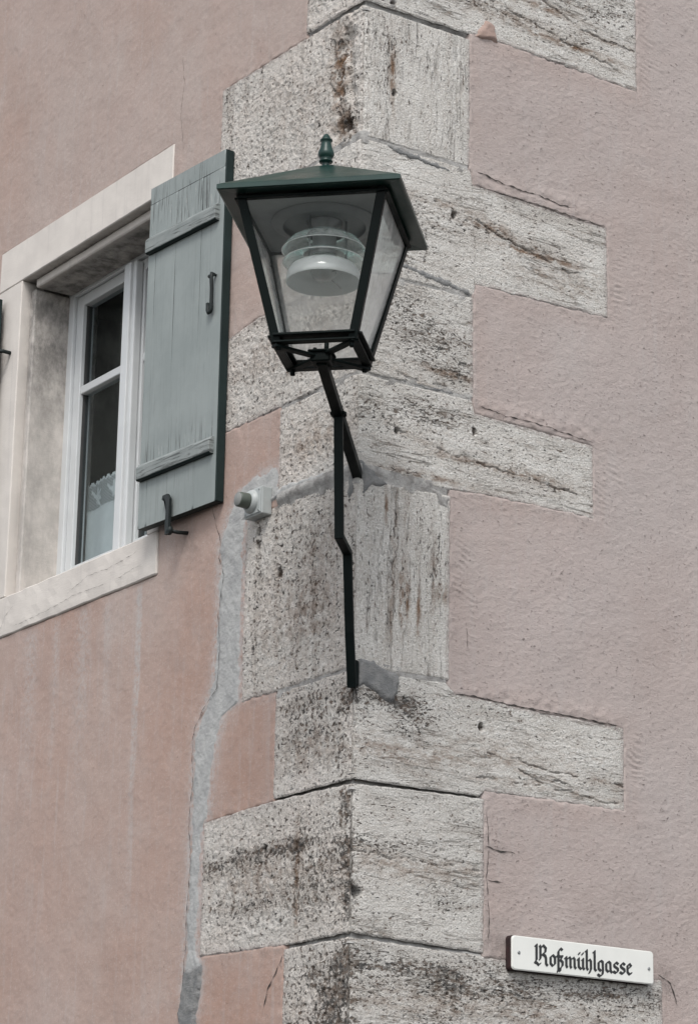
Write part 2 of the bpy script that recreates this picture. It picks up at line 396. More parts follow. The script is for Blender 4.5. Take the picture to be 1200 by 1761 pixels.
RC = .012
def corner_pos(s):
    phi = np.clip((s+RC)/(2*RC), 0, 1)*np.pi/2
    nx, ny = -np.cos(phi), -np.sin(phi)
    x = np.where(s <= -RC, 0, np.where(s >= RC, s, RC+RC*nx)); y = np.where(s <= -RC, -s, np.where(s >= RC, 0, RC+RC*ny))
    return x, y, nx, ny

# z_bottom, z_top along s as polylines; wl, wr widths
STONES = [
    dict(wl=.288, wr=1.010, top=[(-1, 5.62), (1.2, 5.62)], bot=[(-.3, 5.160), (0, 5.152), (.37, 5.158), (.45, 5.166), (1.02, 5.158)], bed='h'),
    dict(wl=.738, wr=.374, top=[(-.8, 5.158), (-.3, 5.150), (0, 5.138), (.38, 5.142)], bot=[(-.8, 4.735), (0, 4.735), (.38, 4.740)], bed='v'),
    dict(wl=.400, wr=.882, top=[(-.5, 4.728), (0, 4.729), (.376, 4.733), (.384, 4.690), (.9, 4.684)], bot=[(-.5, 4.345), (0, 4.335), (.39, 4.352), (.394, 4.386), (.9, 4.400)], bed='h'),
    dict(wl=.676, wr=.390, top=[(-.7, 4.328), (-.5, 4.352), (-.4, 4.339), (0, 4.330), (.4, 4.346)], bot=[(-.7, 4.040), (0, 4.043), (.4, 4.048)], bed='h'),
    dict(wl=.378, wr=.820, top=[(-.4, 4.034), (0, 4.038), (.384, 4.042), (.392, 4.006), (.83, 3.998)], bot=[(-.4, 3.788), (0, 3.768), (.3, 3.766), (.45, 3.775), (.83, 3.778)], bed='h'),
    dict(wl=.537, wr=.312, top=[(-.55, 3.757), (-.3, 3.752), (0, 3.742), (.32, 3.750)], bot=[(-.55, 3.224), (0, 3.228), (.32, 3.236)], bed='v'),
    dict(wl=.366, wr=.920, top=[(-.4, 3.218), (0, 3.221), (.3, 3.227), (.33, 3.204), (.6, 3.194), (.92, 3.190)], bot=[(-.4, 2.930), (0, 2.931), (.41, 2.934), (.43, 2.950), (.93, 2.954)], bed='h'),
    dict(wl=.712, wr=.430, top=[(-.72, 2.914), (-.37, 2.926), (0, 2.919), (.2, 2.926), (.43, 2.930)], bot=[(-.72, 2.544), (-.3, 2.532), (0, 2.537), (.2, 2.530), (.44, 2.522)], bed='h'),
    dict(wl=.296, wr=1.045, top=[(-.3, 2.524), (0, 2.526), (.44, 2.514), (.6, 2.512), (1.05, 2.503)], bot=[(-.3, 2.06), (0, 2.06), (1.05, 2.06)], bed='h'),
]
# stains: (stone, s, z, radius_s, radius_z, amount) ; s negative on the left face
GRIME = [(1, .10, 5.05, .12, .05, .5), (1, .07, 4.93, .05, .12, .35), (1, -.08, 4.80, .04, .05, .9), (1, -.12, 5.0, .03, .12, .45), (2, .15, 4.55, .2, .06, .55), (2, .12, 4.42, .15, .05, .8), (2, .45, 4.56, .2, .03, .4),
         (3, .2, 4.22, .18, .09, .9), (3, .3, 4.12, .1, .06, .6), (3, .05, 4.3, .1, .03, .5), (3, -.3, 4.2, .2, .1, .15), (4, .18, 3.96, .2, .05, .95), (4, .17, 3.785, .05, .02, .8), (4, .5, 3.86, .3, .02, .3), (4, .05, 3.88, .05, .1, .2),
         (5, -.3, 3.6, .2, .2, .25), (5, .27, 3.56, .05, .12, .4), (5, .02, 3.5, .03, .25, .25), (6, -.18, 3.12, .17, .09, .55), (6, -.04, 3.05, .05, .15, .4), (6, .1, 3.14, .14, .06, .9), (6, .2, 3.11, .06, .06, .7), (6, .03, 3.0, .05, .05, .2), (6, .5, 3.18, .15, .015, .5),
         (7, -.45, 2.79, .26, .025, .95), (7, -.18, 2.75, .2, .12, .75), (7, -.5, 2.66, .2, .05, .5), (7, -.02, 2.8, .03, .2, .95), (7, .0, 2.63, .035, .06, .9), (7, .2, 2.77, .2, .03, .6), (7, .3, 2.66, .12, .05, .5), (7, .12, 2.57, .14, .03, .4),
         (8, -.12, 2.40, .15, .12, 1.0), (8, -.02, 2.4, .04, .2, 1.0), (8, .12, 2.46, .2, .05, .9), (8, .35, 2.42, .2, .06, .85), (8, .6, 2.45, .25, .06, .7), (8, .9, 2.46, .2, .05, .9), (8, .3, 2.3, .5, .06, .6), (0, .8, 5.4, .3, .08, .7), (0, .3, 5.3, .2, .06, .5), (0, .7, 5.25, .25, .04, .4)]
IRON = [(1, -.11, 5.03, .04, .09, 1.), (1, -.13, 4.93, .035, .08, .8), (1, -.09, 4.80, .05, .05, .9), (1, .10, 4.95, .012, .12, .8), (1, -.3, 4.95, .15, .1, .25), (0, .75, 5.235, .22, .012, 1.), (0, .6, 5.33, .2, .015, .8), (0, .5, 5.26, .2, .02, .4), (2, .62, 4.53, .2, .012, 1.), (2, .45, 4.57, .1, .02, .8), (2, .7, 4.46, .15, .03, .5), (2, .3, 4.6, .15, .02, .4),
        (3, .3, 4.10, .09, .012, 1.), (3, -.5, 4.22, .1, .06, .3), (3, -.2, 4.2, .2, .06, .3), (4, .5, 3.86, .3, .01, .7), (4, -.2, 3.9, .15, .05, .5), (4, .25, 3.79, .2, .012, .6),
        (5, .098, 3.68, .008, .05, 1.), (5, .15, 3.45, .008, .11, 1.), (5, .171, 3.45, .008, .09, 1.), (5, .125, 3.52, .006, .1, .7), (5, .208, 3.40, .008, .08, .9), (5, .256, 3.5, .01, .15, .5), (5, -.25, 3.4, .2, .15, .45), (5, -.15, 3.6, .1, .1, .35), (5, .29, 3.47, .02, .03, .8),
        (6, .15, 3.02, .2, .03, .6), (6, .5, 3.06, .25, .05, .3), (6, -.2, 3.05, .15, .05, .5), (7, -.24, 2.70, .012, .14, 1.), (7, -.4, 2.72, .25, .06, .5), (7, .2, 2.72, .2, .03, .5), (8, .4, 2.38, .5, .04, .5)]
HOLES = [(5, -.471, 3.700, .012), (5, -.469, 3.660, .013), (5, -.363, 3.558, .018), (4, .393, 3.950, .010), (6, .419, 3.123, .012), (1, .108, 4.894, .010), (4, .13, 3.90, .009), (1, -.07, 4.79, .025), (7, -.40, 2.80, .012), (7, .02, 2.64, .018), (2, .32, 4.58, .012), (0, .1, 5.17, .012)]
RIFTS = [(2, [(.40, 4.585), (.50, 4.55), (.60, 4.535), (.70, 4.51), (.79, 4.51)], .006), (6, [(.44, 3.055), (.55, 3.05), (.62, 3.035), (.75, 3.03)], .004), (6, [(.5, 3.04), (.62, 3.0), (.72, 3.01)], .003), (6, [(.4, 2.985), (.52, 2.985), (.66, 2.99), (.8, 2.975), (.92, 2.97)], .004), (6, [(.8, 3.03), (.92, 3.02)], .004),
         (4, [(.1, 3.915), (.2, 3.885), (.35, 3.865), (.55, 3.855), (.75, 3.84)], .004), (7, [(-.245, 2.86), (-.235, 2.75), (-.25, 2.62), (-.255, 2.55)], .006), (0, [(.45, 5.29), (.6, 5.27), (.75, 5.24), (.95, 5.21)], .006), (0, [(.4, 5.4), (.6, 5.37), (.8, 5.30), (1.0, 5.29)], .005), (5, [(.13, 3.72), (.128, 3.6), (.12, 3.45), (.115, 3.3)], .004), (5, [(.165, 3.74), (.172, 3.65), (.165, 3.56)], .003), (1, [(-.14, 5.1), (-.16, 4.95), (-.1, 4.85), (-.09, 4.77)], .010), (3, [(.12, 4.07), (.2, 4.055), (.3, 4.06)], .005), (7, [(.0, 2.745), (.2, 2.74), (.43, 2.737)], .003)]
def poly_dist(S, Z, pts):
    d = np.full(S.shape, 9.)
    for (a, b), (c, e) in zip(pts[:-1], pts[1:]):
        vx, vy = c-a, e-b; t = np.clip(((S-a)*vx+(Z-b)*vy)/(vx*vx+vy*vy), 0, 1)
        d = np.minimum(d, np.hypot(S-a-t*vx, Z-b-t*vy))
    return d
def zline(pts, s): return np.interp(s, [p[0] for p in pts], [p[1] for p in pts])

RES = .0030
for si, st in enumerate(STONES):
    wl, wr = st['wl'], st['wr']
    far = st['bot'][0][1] < 2.1 or st['top'][0][1] > 5.6
    s = np.linspace(-wl, wr, int((wl+wr)/RES)+1)
    zt0 = zline(st['top'], s)+.0045*fbm(s*20, s*0+si, 5+si, 4); zb0 = zline(st['bot'], s)+.0045*fbm(s*20, s*0+si+9, 55+si, 4)
    nz = int((zt0.max()-zb0.min())/RES)+1
    t = np.linspace(0, 1, nz)
    S, T = np.meshgrid(s, t, indexing='ij')
    Z = zb0[:, None]+(zt0-zb0)[:, None]*T
    # wobble of the two ends
    wob = .006*fbm(Z*18, Z*0+si, 77+si, 3)
    S = S+wob*np.where(S < 0, sstep(-wl+.06, -wl, S), sstep(wr-.06, wr, S))
    d = np.minimum(np.minimum(S+wl, wr-S), np.minimum(Z-zb0[:, None], zt0[:, None]-Z)); d = np.maximum(d, 0)
    left = sstep(.004, -.004, S)
    bx = (3.0 if st['bed'] == 'v' else 1.0); bz = (.9 if st['bed'] == 'v' else 2.6)
    nS, nZ = S*(bx*(1-left)+left), Z*(bz*(1-left)+left)
    dk = np.zeros(S.shape); br = np.zeros(S.shape)
    for (k, a, b, ra, rb, am) in GRIME:
        if k == si: dk += am*np.exp(-((S-a)/ra)**2-((Z-b)/rb)**2)
    for (k, a, b, ra, rb, am) in IRON:
        if k == si: br += am*np.exp(-((S-a)/ra)**2-((Z-b)/rb)**2)
    rag = np.clip(.5+.9*fbm(nS*8, nZ*8, 620+si, 5, .62)+.2*perlin(nS*30, nZ*30, 640), 0, 1.2)
    dk = np.clip(dk*1.25*rag, 0, 1); br = np.clip(br*(.35+1.1*rag), 0, 1)
    margin = sstep(.06, .025, d)*.65                      # dressed margin is smoother
    h = .0035*fbm(S*5, Z*5, 100+si, 3)
    h += (.0022+.0036*left)*fbm(nS*48, nZ*48, 200+si, 5, .66)*(1-.6*margin)
    h += .0012*(left*.8+.4)*perlin(nS*170, nZ*170, 230+si)
    # natural holes in the stone
    pn = fbm(nS*66, nZ*66, 300+si, 4, .62); dens = .38-.20*dk-.06*left+.10*margin
    pit = sstep(dens, dens+.16, pn)
    for (k, a, b, r) in HOLES:
        if k == si:
            rr = np.hypot(S-a, (Z-b)*.9)*(1+.35*perlin(S*90, Z*90, 9)); pit = np.maximum(pit, sstep(r, r*.55, rr)); h -= .014*sstep(r, r*.5, rr)
    for (k, pts, wd) in RIFTS:
        if k == si:
            dd = poly_dist(S+.008*fbm(S*20, Z*20, 31+len(pts), 4, .65), Z+.013*fbm(S*20, Z*20, 61+len(pts), 4, .65), pts); wv = wd*(.55+.9*np.clip(.5+perlin(S*22, Z*22, 71), 0, 1))
            wv = wv*.62*sstep(-.35, .1, perlin(S*15, Z*15, 72)); wv *= .7; m = sstep(wv+.0010, wv*.35, dd)*(wv > .0006); h -= .0025*m; pit = np.maximum(pit, m*.5); br = np.maximum(br, .6*rag*np.exp(-(dd/.014)**2))
    h -= .0050*pit*(1-margin*.4)
    h += .0007*margin*np.sin(S*2*np.pi/.0085)*np.sin(Z*2*np.pi/.0085)*(1-left)*2   # tooling marks near the margins
    # worn arris
    wear = np.exp(-(S/.022)**2)
    amt = .55+.45*(1 if si in (1, 7) else 0)
    h -= wear*(.003+.014*amt*np.clip(fbm(S*9, Z*16, 400+si, 4)+.08, 0, 1))
    if si == 1: h -= .020*np.exp(-((S+.09)/.05)**2)*sstep(-.25, .35, fbm(S*20, Z*12, 66, 4)+.0)
    rr = .0035+.005*np.clip(fbm(S*18, Z*18, 500+si, 3)+.2, 0, 1)
    ed = np.clip(1-d/rr, 0, 1); h -= rr*(1-np.sqrt(1-ed*ed*.98))*1.1
    h += .0008
    x, y, nx, ny = corner_pos(S)
    P = np.stack([x+nx*h, y+ny*h, Z], -1)
    ni, nj = S.shape
    faces = [grid_faces(ni, nj)]
    verts = [P.reshape(-1, 3)]
    lap = sstep(.020, .0, np.minimum(S+wl, wr-S))
    for q, e in ((si-1, zt0[:, None]-Z), (si+1, Z-zb0[:, None])):
        if 0 <= q < len(STONES): lap = np.maximum(lap, sstep(.018, 0, e)*((S < -STONES[q]['wl']) | (S > STONES[q]['wr'])))
    tone = np.full(S.shape, (.05, .16, .12, .22, .08, .14, .10, .24, .30)[si])
    A = {'lap': lap.ravel(), 'tone': tone.ravel(), 'pit': pit.ravel(), 'dk': dk.ravel(), 'br': br.ravel(), 'lf': left.ravel()}
    # skirt back into the wall
    idx = np.concatenate([np.arange(ni)*nj, (ni-1)*nj+np.arange(1, nj), (np.arange(ni-2, -1, -1))*nj+nj-1, np.arange(nj-2, 0, -1)])
    back = P.reshape(-1, 3)[idx].copy(); fx = nx.ravel()[idx]; fy = ny.ravel()[idx]
    back[:, 0] -= fx*.05; back[:, 1] -= fy*.05
    n0 = ni*nj; m = len(idx); kk = np.arange(m); k2 = (kk+1) % m
    verts.append(back); faces.append(np.stack([idx[kk], n0+kk, n0+k2, idx[k2]], -1)[:, ::-1])
    for a in A: A[a] = np.concatenate([A[a], A[a][idx]])
    me = np_mesh('quoin_stone', np.concatenate(verts), np.concatenate(faces), True, A)
    o = link_mesh('quoin_stone', me, M['stone_'+st['bed']], building)

# recessed mortar behind the joints
S, Z = np.meshgrid(np.linspace(-.74, 1.05, 360), np.linspace(2.06, 5.6, 1180), indexing='ij')
h = -.0002+.0035*fbm(S*25, Z*25, 801, 4)-.006*np.clip(fbm(S*6, Z*6, 811, 3)-.1, 0, 1)
h += .012*np.exp(-((S+.25)/.3)**2-((Z-3.772)/.02)**2)            # full joint of grey mortar on the left
h -= .020*np.exp(-((Z-2.925)/.012)**2)+.012*np.exp(-((Z-2.53)/.012)**2)+.012*np.exp(-((Z-5.145)/.012)**2)
x, y, nx, ny = corner_pos(S)
Pm = np.stack([x+nx*h, y+ny*h, Z], -1).reshape(-1, 3)
for a, b in zip(STONES[:-1], STONES[1:]):
    m_ = (Z < zline(a['bot'], S)+.016) & (Z > zline(b['top'], S)-.016) & (S > -min(a['wl'], b['wl'])+.006) & (S < min(a['wr'], b['wr'])-.006)
    keep = m_[:-1, :-1] & m_[1:, :-1] & m_[:-1, 1:] & m_[1:, 1:]
    me = np_mesh('joint_mortar', Pm, grid_faces(*S.shape, keep))
    bm_ = bmesh.new(); bm_.from_mesh(me); bmesh.ops.delete(bm_, geom=[v for v in bm_.verts if not v.link_faces], context='VERTS'); bm_.to_mesh(me); bm_.free()
    link_mesh('joint_mortar', me, M['mortar'], building)

# ---- plaster walls
STRIP_L = [(0.459, 3.879), (0.569, 3.851), (0.627, 3.796), (0.675, 3.721), (0.678, 3.601), (0.679, 3.465), (0.692, 3.316), (0.748, 3.225), (0.781, 3.164), (0.784, 3.064), (0.783, 2.949), (0.787, 2.818), (0.791, 2.689), (0.795, 2.561), (0.807, 2.466), (0.794, 2.369), (.80, 2.1)]
STRIP_R = [(0.367, 3.879), (.367, 3.784), (0.534, 3.757), (0.539, 3.571), (0.546, 3.405), (0.543, 3.231), (0.625, 3.204), (0.659, 3.111), (0.675, 3.031), (0.685, 2.935), (0.713, 2.906), (0.717, 2.777), (0.721, 2.681), (0.722, 2.554), (0.69, 2.519), (0.701, 2.457), (0.725, 2.364), (.73, 2.1)]
def strip_bounds(z):
    l = np.interp(-z, [-p[1] for p in STRIP_L], [p[0] for p in STRIP_L]); r = np.interp(-z, [-p[1] for p in STRIP_R], [p[0] for p in STRIP_R])
    return l, r
def stone_mask(S, Z, shrink):
    m = np.full(S.shape, -9.)
    for st in STONES:
        zt, zb = zline(st['top'], S), zline(st['bot'], S)
        d = np.minimum(np.minimum(S+st['wl'], st['wr']-S), np.minimum(Z-zb, zt-Z))
        m = np.maximum(m, d)
    for a, b in zip(STONES[:-1], STONES[1:]):
        d = np.minimum(np.minimum(S+min(a['wl'], b['wl']), min(a['wr'], b['wr'])-S), np.minimum(Z-zline(b['top'], S)+.03, zline(a['bot'], S)+.03-Z))
        m = np.maximum(m, d)
    return m          # signed distance, positive inside
def h_left(Y, Z):
    e = np.minimum(np.minimum(Y-(-.02), 2.48-Y), np.minimum(Z-2.12, 6.28-Z)); tp = sstep(0, .1, e)
    h = .0040*fbm(Y*2.2, Z*2.2, 901, 3)+.0022*fbm(Y*11, Z*11, 905, 3)+.0011*fbm(Y*55, Z*55, 909, 3)
    return h*tp-.0005
def h_right(X, Z):
    e = np.minimum(1.55-X, np.minimum(Z-2.12, 5.75-Z)); tp = sstep(0, .1, e)
    a = math.radians(-14); U, V = X*math.cos(a)-Z*math.sin(a), X*math.sin(a)+Z*math.cos(a)
    h = .0050*fbm(X*2.3, Z*2.3, 921, 3)+.0014*fbm(U*9, V*12, 925, 3)+.0011*fbm(U*34, V*52, 929, 3)
    h += .0013*perlin(U*70, V*125, 933)*np.clip(.6+fbm(U*6, V*6, 937, 3), .1, 1)
    # thick rough lips of plaster above the stone ends and comb marks beside them
    for (x0, x1, z0) in ((.38, .80, 4.715), (.40, .85, 4.03), (.33, .9, 3.215)):
        m = sstep(x0-.02, x0+.04, X)*sstep(x1+.04, x1-.04, X)*np.exp(-((Z-z0)/.028)**2); h += m*(.002+.0045*fbm(X*26, Z*40, 941, 3))
    for (xc, zc, rx, rz) in ((.93, 4.53, .05, .13), (.86, 3.90, .05, .10), (1.06, 5.3, .05, .2), (.35, 3.5, .04, .25), (.96, 3.08, .04, .1)):
        m = np.exp(-((X-xc)/rx)**2-((Z-zc)/rz)**2); h += m*.0024*np.sin((Z+.25*X)*2*np.pi/.017+5*perlin(X*14, Z*9, 951))*np.clip(.3+1.6*fbm(X*16, Z*14, 953, 2), 0, 1)
    return h*tp+.0005
def seg_dist(Y, Z, pts): return poly_dist(Y, Z, pts)

CELL = .005
def wall(name, left):
    u1, z0, z1 = (2.5, 2.1, 6.3) if left else (1.58, 2.1, 5.78)
    u = np.linspace(.012, u1, int(u1/CELL)); z = np.linspace(z0, z1, int((z1-z0)/CELL))
    U, Z = np.meshgrid(u, z, indexing='ij'); S = -U if left else U
    h = (h_left if left else h_right)(U, Z)
    sd_ = stone_mask(S, Z, 0)
    inside = sstep(.000, .016, sd_+.009*fbm(U*26, Z*26, 961, 4)); h = h-.022*inside
    lip = np.exp(-((sd_+.004)/.014)**2); h = h+lip*(.0002+.0036*fbm(U*30, Z*30, 971, 4))
    keep = (sd_ < .03)
    warm = np.zeros(U.shape); smear = np.zeros(U.shape); dirt = np.zeros(U.shape)
    if left:
        warm = np.clip(sstep(5.3, 3.7, Z)*.36+.75*fbm(U*1.7, Z*1.3, 981, 4)+.25*np.exp(-((U-.55)/.2)**2-((Z-3.95)/.25)**2)+.55*np.exp(-((U-.55)/.3)**2-((Z-2.40)/.3)**2)+.45*np.exp(-((U-.50)/.2)**2-((Z-3.05)/.25)**2), 0, 1)
        l, r = strip_bounds(Z); dd = np.maximum(np.maximum(r-U, U-l), Z-3.87)
        smear = np.clip(np.exp(-np.maximum(dd, 0)/.018)*.75*(Z < 3.9), 0, 1)
        for (yc, wd, am) in ((1.12, .014, .75), (1.105, .005, .6), (1.45, .05, .5), (1.62, .02, .45), (1.78, .05, .45), (1.30, .025, .4)):      # drips under the sill
            smear += am*np.exp(-((U-yc-.01*fbm(Z*4, Z*0, 991, 2))/wd)**2)*sstep(3.70, 3.66, Z)*sstep(3.70-.9*am*2, 3.66, Z)
        smear = np.clip(smear+.25*sstep(.66, .3, U)*(Z > 3.2)*(Z < 3.3), 0, 1)
        win = (U > 1.05) & (U < 2.10) & (Z > 3.74) & (Z < 5.05); keep &= ~win
        dirt = .35*np.exp(-((Z-3.76)/.06)**2-((U-.85)/.05)**2)
        h = np.where((U > 1.015) & (U < 2.14) & (Z > 3.696) & (Z < 5.082), h-.012, h)
    else:
        warm = np.clip(.25+.7*fbm(U*1.7, Z*1.4, 985, 3)+.5*np.exp(-((U-.5)/.12)**2-((Z-2.72)/.2)**2)+.3*np.exp(-((sd_+.02)/.03)**2), 0, 1)*.6
        dirt = .5*np.exp(-((U-.47)/.06)**2-((Z-2.55)/.05)**2)+.4*np.exp(-((U-1.06)/.04)**2-((Z-2.50)/.05)**2)+.25*np.exp(-((U-.48)/.05)**2-((Z-2.80)/.012)**2)
    kc = keep[:-1, :-1] | keep[1:, 1:]
    if left: kc &= ~(win[:-1, :-1] | win[1:, 1:])
    P = np.stack([-h, U, Z] if left else [U, -h, Z], -1).reshape(-1, 3)
    f = grid_faces(*U.shape, kc)
    if left: f = f[:, ::-1]
    n0 = len(P)
    # plain continuation of the same wall out of the picture
    far = 8.0; top = 7.4; oo = .0005
    def q(a, b): return (-oo*0, a, b) if left else (a, 0, b)
    ex = [q(.0, 0), q(far, 0), q(far, z0), q(.0, z0), q(u1, z0), q(far, z1), q(u1, z1), q(.0, z1), q(far, top), q(.0, top)]
    fe = np.array([(0, 1, 2, 3), (4, 2, 5, 6), (7, 5, 8, 9)])+n0
    if left: fe = fe[:, ::-1]
    P = np.concatenate([P, ex]); z10 = np.zeros(len(ex))
    at = {'warm': np.concatenate([warm.ravel(), z10+.4]), 'smear': np.concatenate([smear.ravel(), z10]), 'dirt': np.concatenate([dirt.ravel(), z10])}
    me = np_mesh(name, P, np.concatenate([f, fe]), True, at)
    b = bmesh.new(); b.from_mesh(me); bmesh.ops.delete(b, geom=[v for v in b.verts if not v.link_faces], context='VERTS'); b.to_mesh(me); b.free()
    o = link_mesh(name, me, M['plaster_left' if left else 'plaster_right'], building)
    o['label'] = 'warm pink plaster wall with the window' if left else 'greyish pink rough plaster wall with the street sign'
wall('plaster_wall', True); wall('plaster_wall', False)
g = MB(); g.box((4, 8.0+.05, 3.7), (8.1, .1, 7.4)); g.box((8.05, 4, 3.7), (.1, 8, 7.4)); g.build('rear_wall', M['plaster_right'], building)
g = MB(); g.box((3.9, 3.9, 7.45), (8.6, 8.6, .1)); g.build('roof_slab', M['roof_slab'], building)

# ---- mortar fillings and left over plaster
zz = np.linspace(2.12, 3.88, 440); tt = np.linspace(0, 1, 46)
Zs, Tt = np.meshgrid(zz, tt, indexing='ij'); l, r = strip_bounds(Zs)
l = l+.006*fbm(Zs*12, Zs*0, 1001, 4)+.008; r = r+.005*fbm(Zs*12, Zs*0, 1011, 4)-.008
Ys = r+(l-r)*Tt; edge = np.minimum(Tt, 1-Tt)*(l-r); edge = np.minimum(edge, (3.885-Zs))
hh = h_left(Ys, Zs)+.0050*sstep(.0, .035, edge)-.0032+.0036*fbm(Ys*26, Zs*18, 1021, 5, .64)
me = np_mesh('mortar_strip', np.stack([-hh, Ys, Zs], -1).reshape(-1, 3), grid_faces(*Zs.shape))
o = link_mesh('mortar_strip', me, M['cement'], building); o['label'] = 'smooth grey cement strip filling a long crack in the left wall'

def patch(name, pts, left, mat, hgt=.010, res=.004, seed=0):
    p = np.array(pts); lo = p.min(0)-.01; hi = p.max(0)+.01
    u = np.arange(lo[0], hi[0], res); z = np.arange(lo[1], hi[1], res)
    U, Z = np.meshgrid(u, z, indexing='ij')
    Uj = U+.013*fbm(U*34, Z*34, 1100+seed, 5, .65); Zj = Z+.013*fbm(U*34, Z*34, 1200+seed, 5, .65)
    ins = np.zeros(U.shape, bool); n = len(p)
    for i in range(n):
        (x1, y1), (x2, y2) = p[i], p[(i+1) % n]
        c = ((y1 > Zj) != (y2 > Zj)) & (Uj < (x2-x1)*(Zj-y1)/(y2-y1+1e-12)+x1); ins ^= c
    dist = poly_dist(Uj, Zj, [tuple(q) for q in pts]+[tuple(pts[0])])
    sdv = np.where(ins, dist, -dist)
    h = -.006+(hgt+.006)*sstep(-.004, .012, sdv)+.0032*fbm(U*40, Z*40, 1300+seed, 5, .62)
    kc = (sdv > -.006); kc = kc[:-1, :-1] & kc[1:, 1:] & kc[1:, :-1] & kc[:-1, 1:]
    P = np.stack([-h, U, Z] if left else [U, -h, Z], -1).reshape(-1, 3)
    f = grid_faces(*U.shape, kc); f = f[:, ::-1] if left else f
    me = np_mesh(name, P, f)
    b = bmesh.new(); b.from_mesh(me); bmesh.ops.delete(b, geom=[v for v in b.verts if not v.link_faces], context='VERTS'); b.to_mesh(me); b.free()
    return link_mesh(name, me, mat, building)
patch('mortar_patch', [(0.012, 3.252), (0.07, 3.258), (0.097, 3.234), (0.15, 3.227), (0.145, 3.171), (0.118, 3.141), (0.08, 3.162), (0.033, 3.178), (0.012, 3.174)], False, M['cement_dark'], .0075, seed=1)
patch('mortar_patch', [(0.012, 3.80), (0.051, 3.777), (0.115, 3.739), (0.052, 3.722), (0.016, 3.69)], False, M['cement_dark'], .006, seed=2)
patch('mortar_patch', [(0.012, 3.785), (0.035, 3.755), (0.045, 3.71), (0.03, 3.685), (0.012, 3.70)], True, M['cement_dark'], .005, seed=3)
patch('mortar_patch', [(0.24, 3.760), (0.312, 3.752), (0.312, 3.70), (0.275, 3.712)], False, M['mortar'], .004, seed=4)
patch('mortar_patch', [(.05, 3.79), (.2, 3.80), (.36, 3.81), (.44, 3.77), (.3, 3.765), (.15, 3.76), (.05, 3.745)], True, M['cement'], .0062, seed=6)
patch('mortar_patch', [(.02, 4.74), (.12, 4.735), (.25, 4.728), (.37, 4.705), (.25, 4.70), (.1, 4.715)], False, M['cement_dark'], .0032, seed=7)
patch('mortar_patch', [(.12, 4.40), (.25, 4.385), (.38, 4.37), (.38, 4.345), (.25, 4.355), (.12, 4.37)], False, M['cement_dark'], .0032, seed=8)
patch('mortar_patch', [(.07, 4.068), (.2, 4.052), (.3, 4.055), (.38, 4.04), (.2, 4.035), (.09, 4.05)], False, M['cement_dark'], .0032, seed=9)
patch('mortar_patch', [(0.69, 2.525), (.79, 2.515), (.815, 2.40), (.81, 2.12), (.735, 2.12), (.72, 2.36), (.70, 2.46)], True, M['cement_dark'], .0055, seed=21)
patch('plaster_patch', [(0.38, 5.150), (0.431, 5.226), (0.464, 5.212), (0.478, 5.158)], False, M['pinkpatch'], .009, seed=5)

# ---- cracks: fine ragged grooves filled with dirt
def crack(pts, left, wd=.0022, seed=0):
    pts = np.array(pts, float); L = np.concatenate([[0], np.cumsum(np.hypot(*np.diff(pts, axis=0).T))])
    n = max(8, int(L[-1]/.006)); q = np.linspace(0, L[-1], n)
    u = np.interp(q, L, pts[:, 0])+.006*fbm(q*30, q*0, 1400+seed, 4); z = np.interp(q, L, pts[:, 1])+.006*fbm(q*30, q*0+3, 1500+seed, 4)
    du, dz = np.gradient(u), np.gradient(z); k = np.hypot(du, dz); nu, nz_ = -dz/k, du/k
    wv = wd*np.clip(.55+1.1*perlin(q*45, q*0+seed, 1600), .12, 1.4)*np.minimum(1, np.minimum(q, L[-1]-q)/.03+.1)
    hgt = (h_left if left else h_right)
    vs_ = []
    for sg in (-.5, .5):
        uu, z2 = u+nu*wv*sg, z+nz_*wv*sg; hh = hgt(uu, z2)+.0016
        if left:
            l, r = strip_bounds(z2); hh = hh+.0035*((uu < l) & (uu > r) & (z2 < 3.88)); vs_.append(np.stack([-hh, uu, z2], -1))
        else: vs_.append(np.stack([uu, -hh, z2], -1))
    V = np.stack(vs_, 1).reshape(-1, 3); i = np.arange(n-1)*2
    F = np.stack([i, i+1, i+3, i+2], -1)
    link_mesh('crack', np_mesh('crack', V, F, False), M['crack'], building)
crack([(0.719, 3.833), (0.687, 3.759), (0.659, 3.709), (0.666, 3.667), (0.638, 3.61), (0.662, 3.496), (0.651, 3.409), (0.656, 3.326), (0.66, 3.288), (0.742, 3.233), (0.777, 3.192), (0.779, 3.122), (0.767, 3.034), (0.779, 2.981), (0.782, 2.915), (0.769, 2.816), (0.779, 2.688), (0.783, 2.56), (0.795, 2.465), (0.801, 2.369)], True, .0030, 1)
crack([(0.984, 5.384), (0.966, 5.277), (0.979, 5.163), (0.957, 5.033)], True, .0013, 2)
crack([(0.295, 2.512), (0.321, 2.469), (0.363, 2.428), (0.388, 2.362)], True, .0045, 3)
crack([(0.384, 4.735), (0.464, 4.724), (0.538, 4.717), (0.613, 4.719), (0.7, 4.710), (0.754, 4.714)], False, .0045, 4)
crack([(0.432, 2.804), (0.465, 2.797), (0.533, 2.795)], False, .006, 5)
crack([(0.438, 2.716), (0.5, 2.712)], False, .005, 6)
crack([(1.029, 2.519), (1.075, 2.499), (1.101, 2.438)], False, .005, 7)
crack([(0.365, 3.396), (0.375, 3.325)], False, .003, 8)
crack([(0.317, 3.197), (0.366, 3.203), (0.465, 3.200), (0.524, 3.196), (.62, 3.197), (.75, 3.195), (.9, 3.192)], False, .005, 9)
crack([(0.41, 4.03), (0.5, 4.018), (.6, 4.02), (.72, 4.012), (.82, 4.005)], False, .0035, 11)
crack([(0.395, 4.688), (0.5, 4.688), (.62, 4.688), (.75, 4.686), (.88, 4.686)], False, .004, 12)
crack([(0.436, 2.90), (0.444, 2.80), (.438, 2.72), (.446, 2.62), (.44, 2.54)], False, .003, 13)

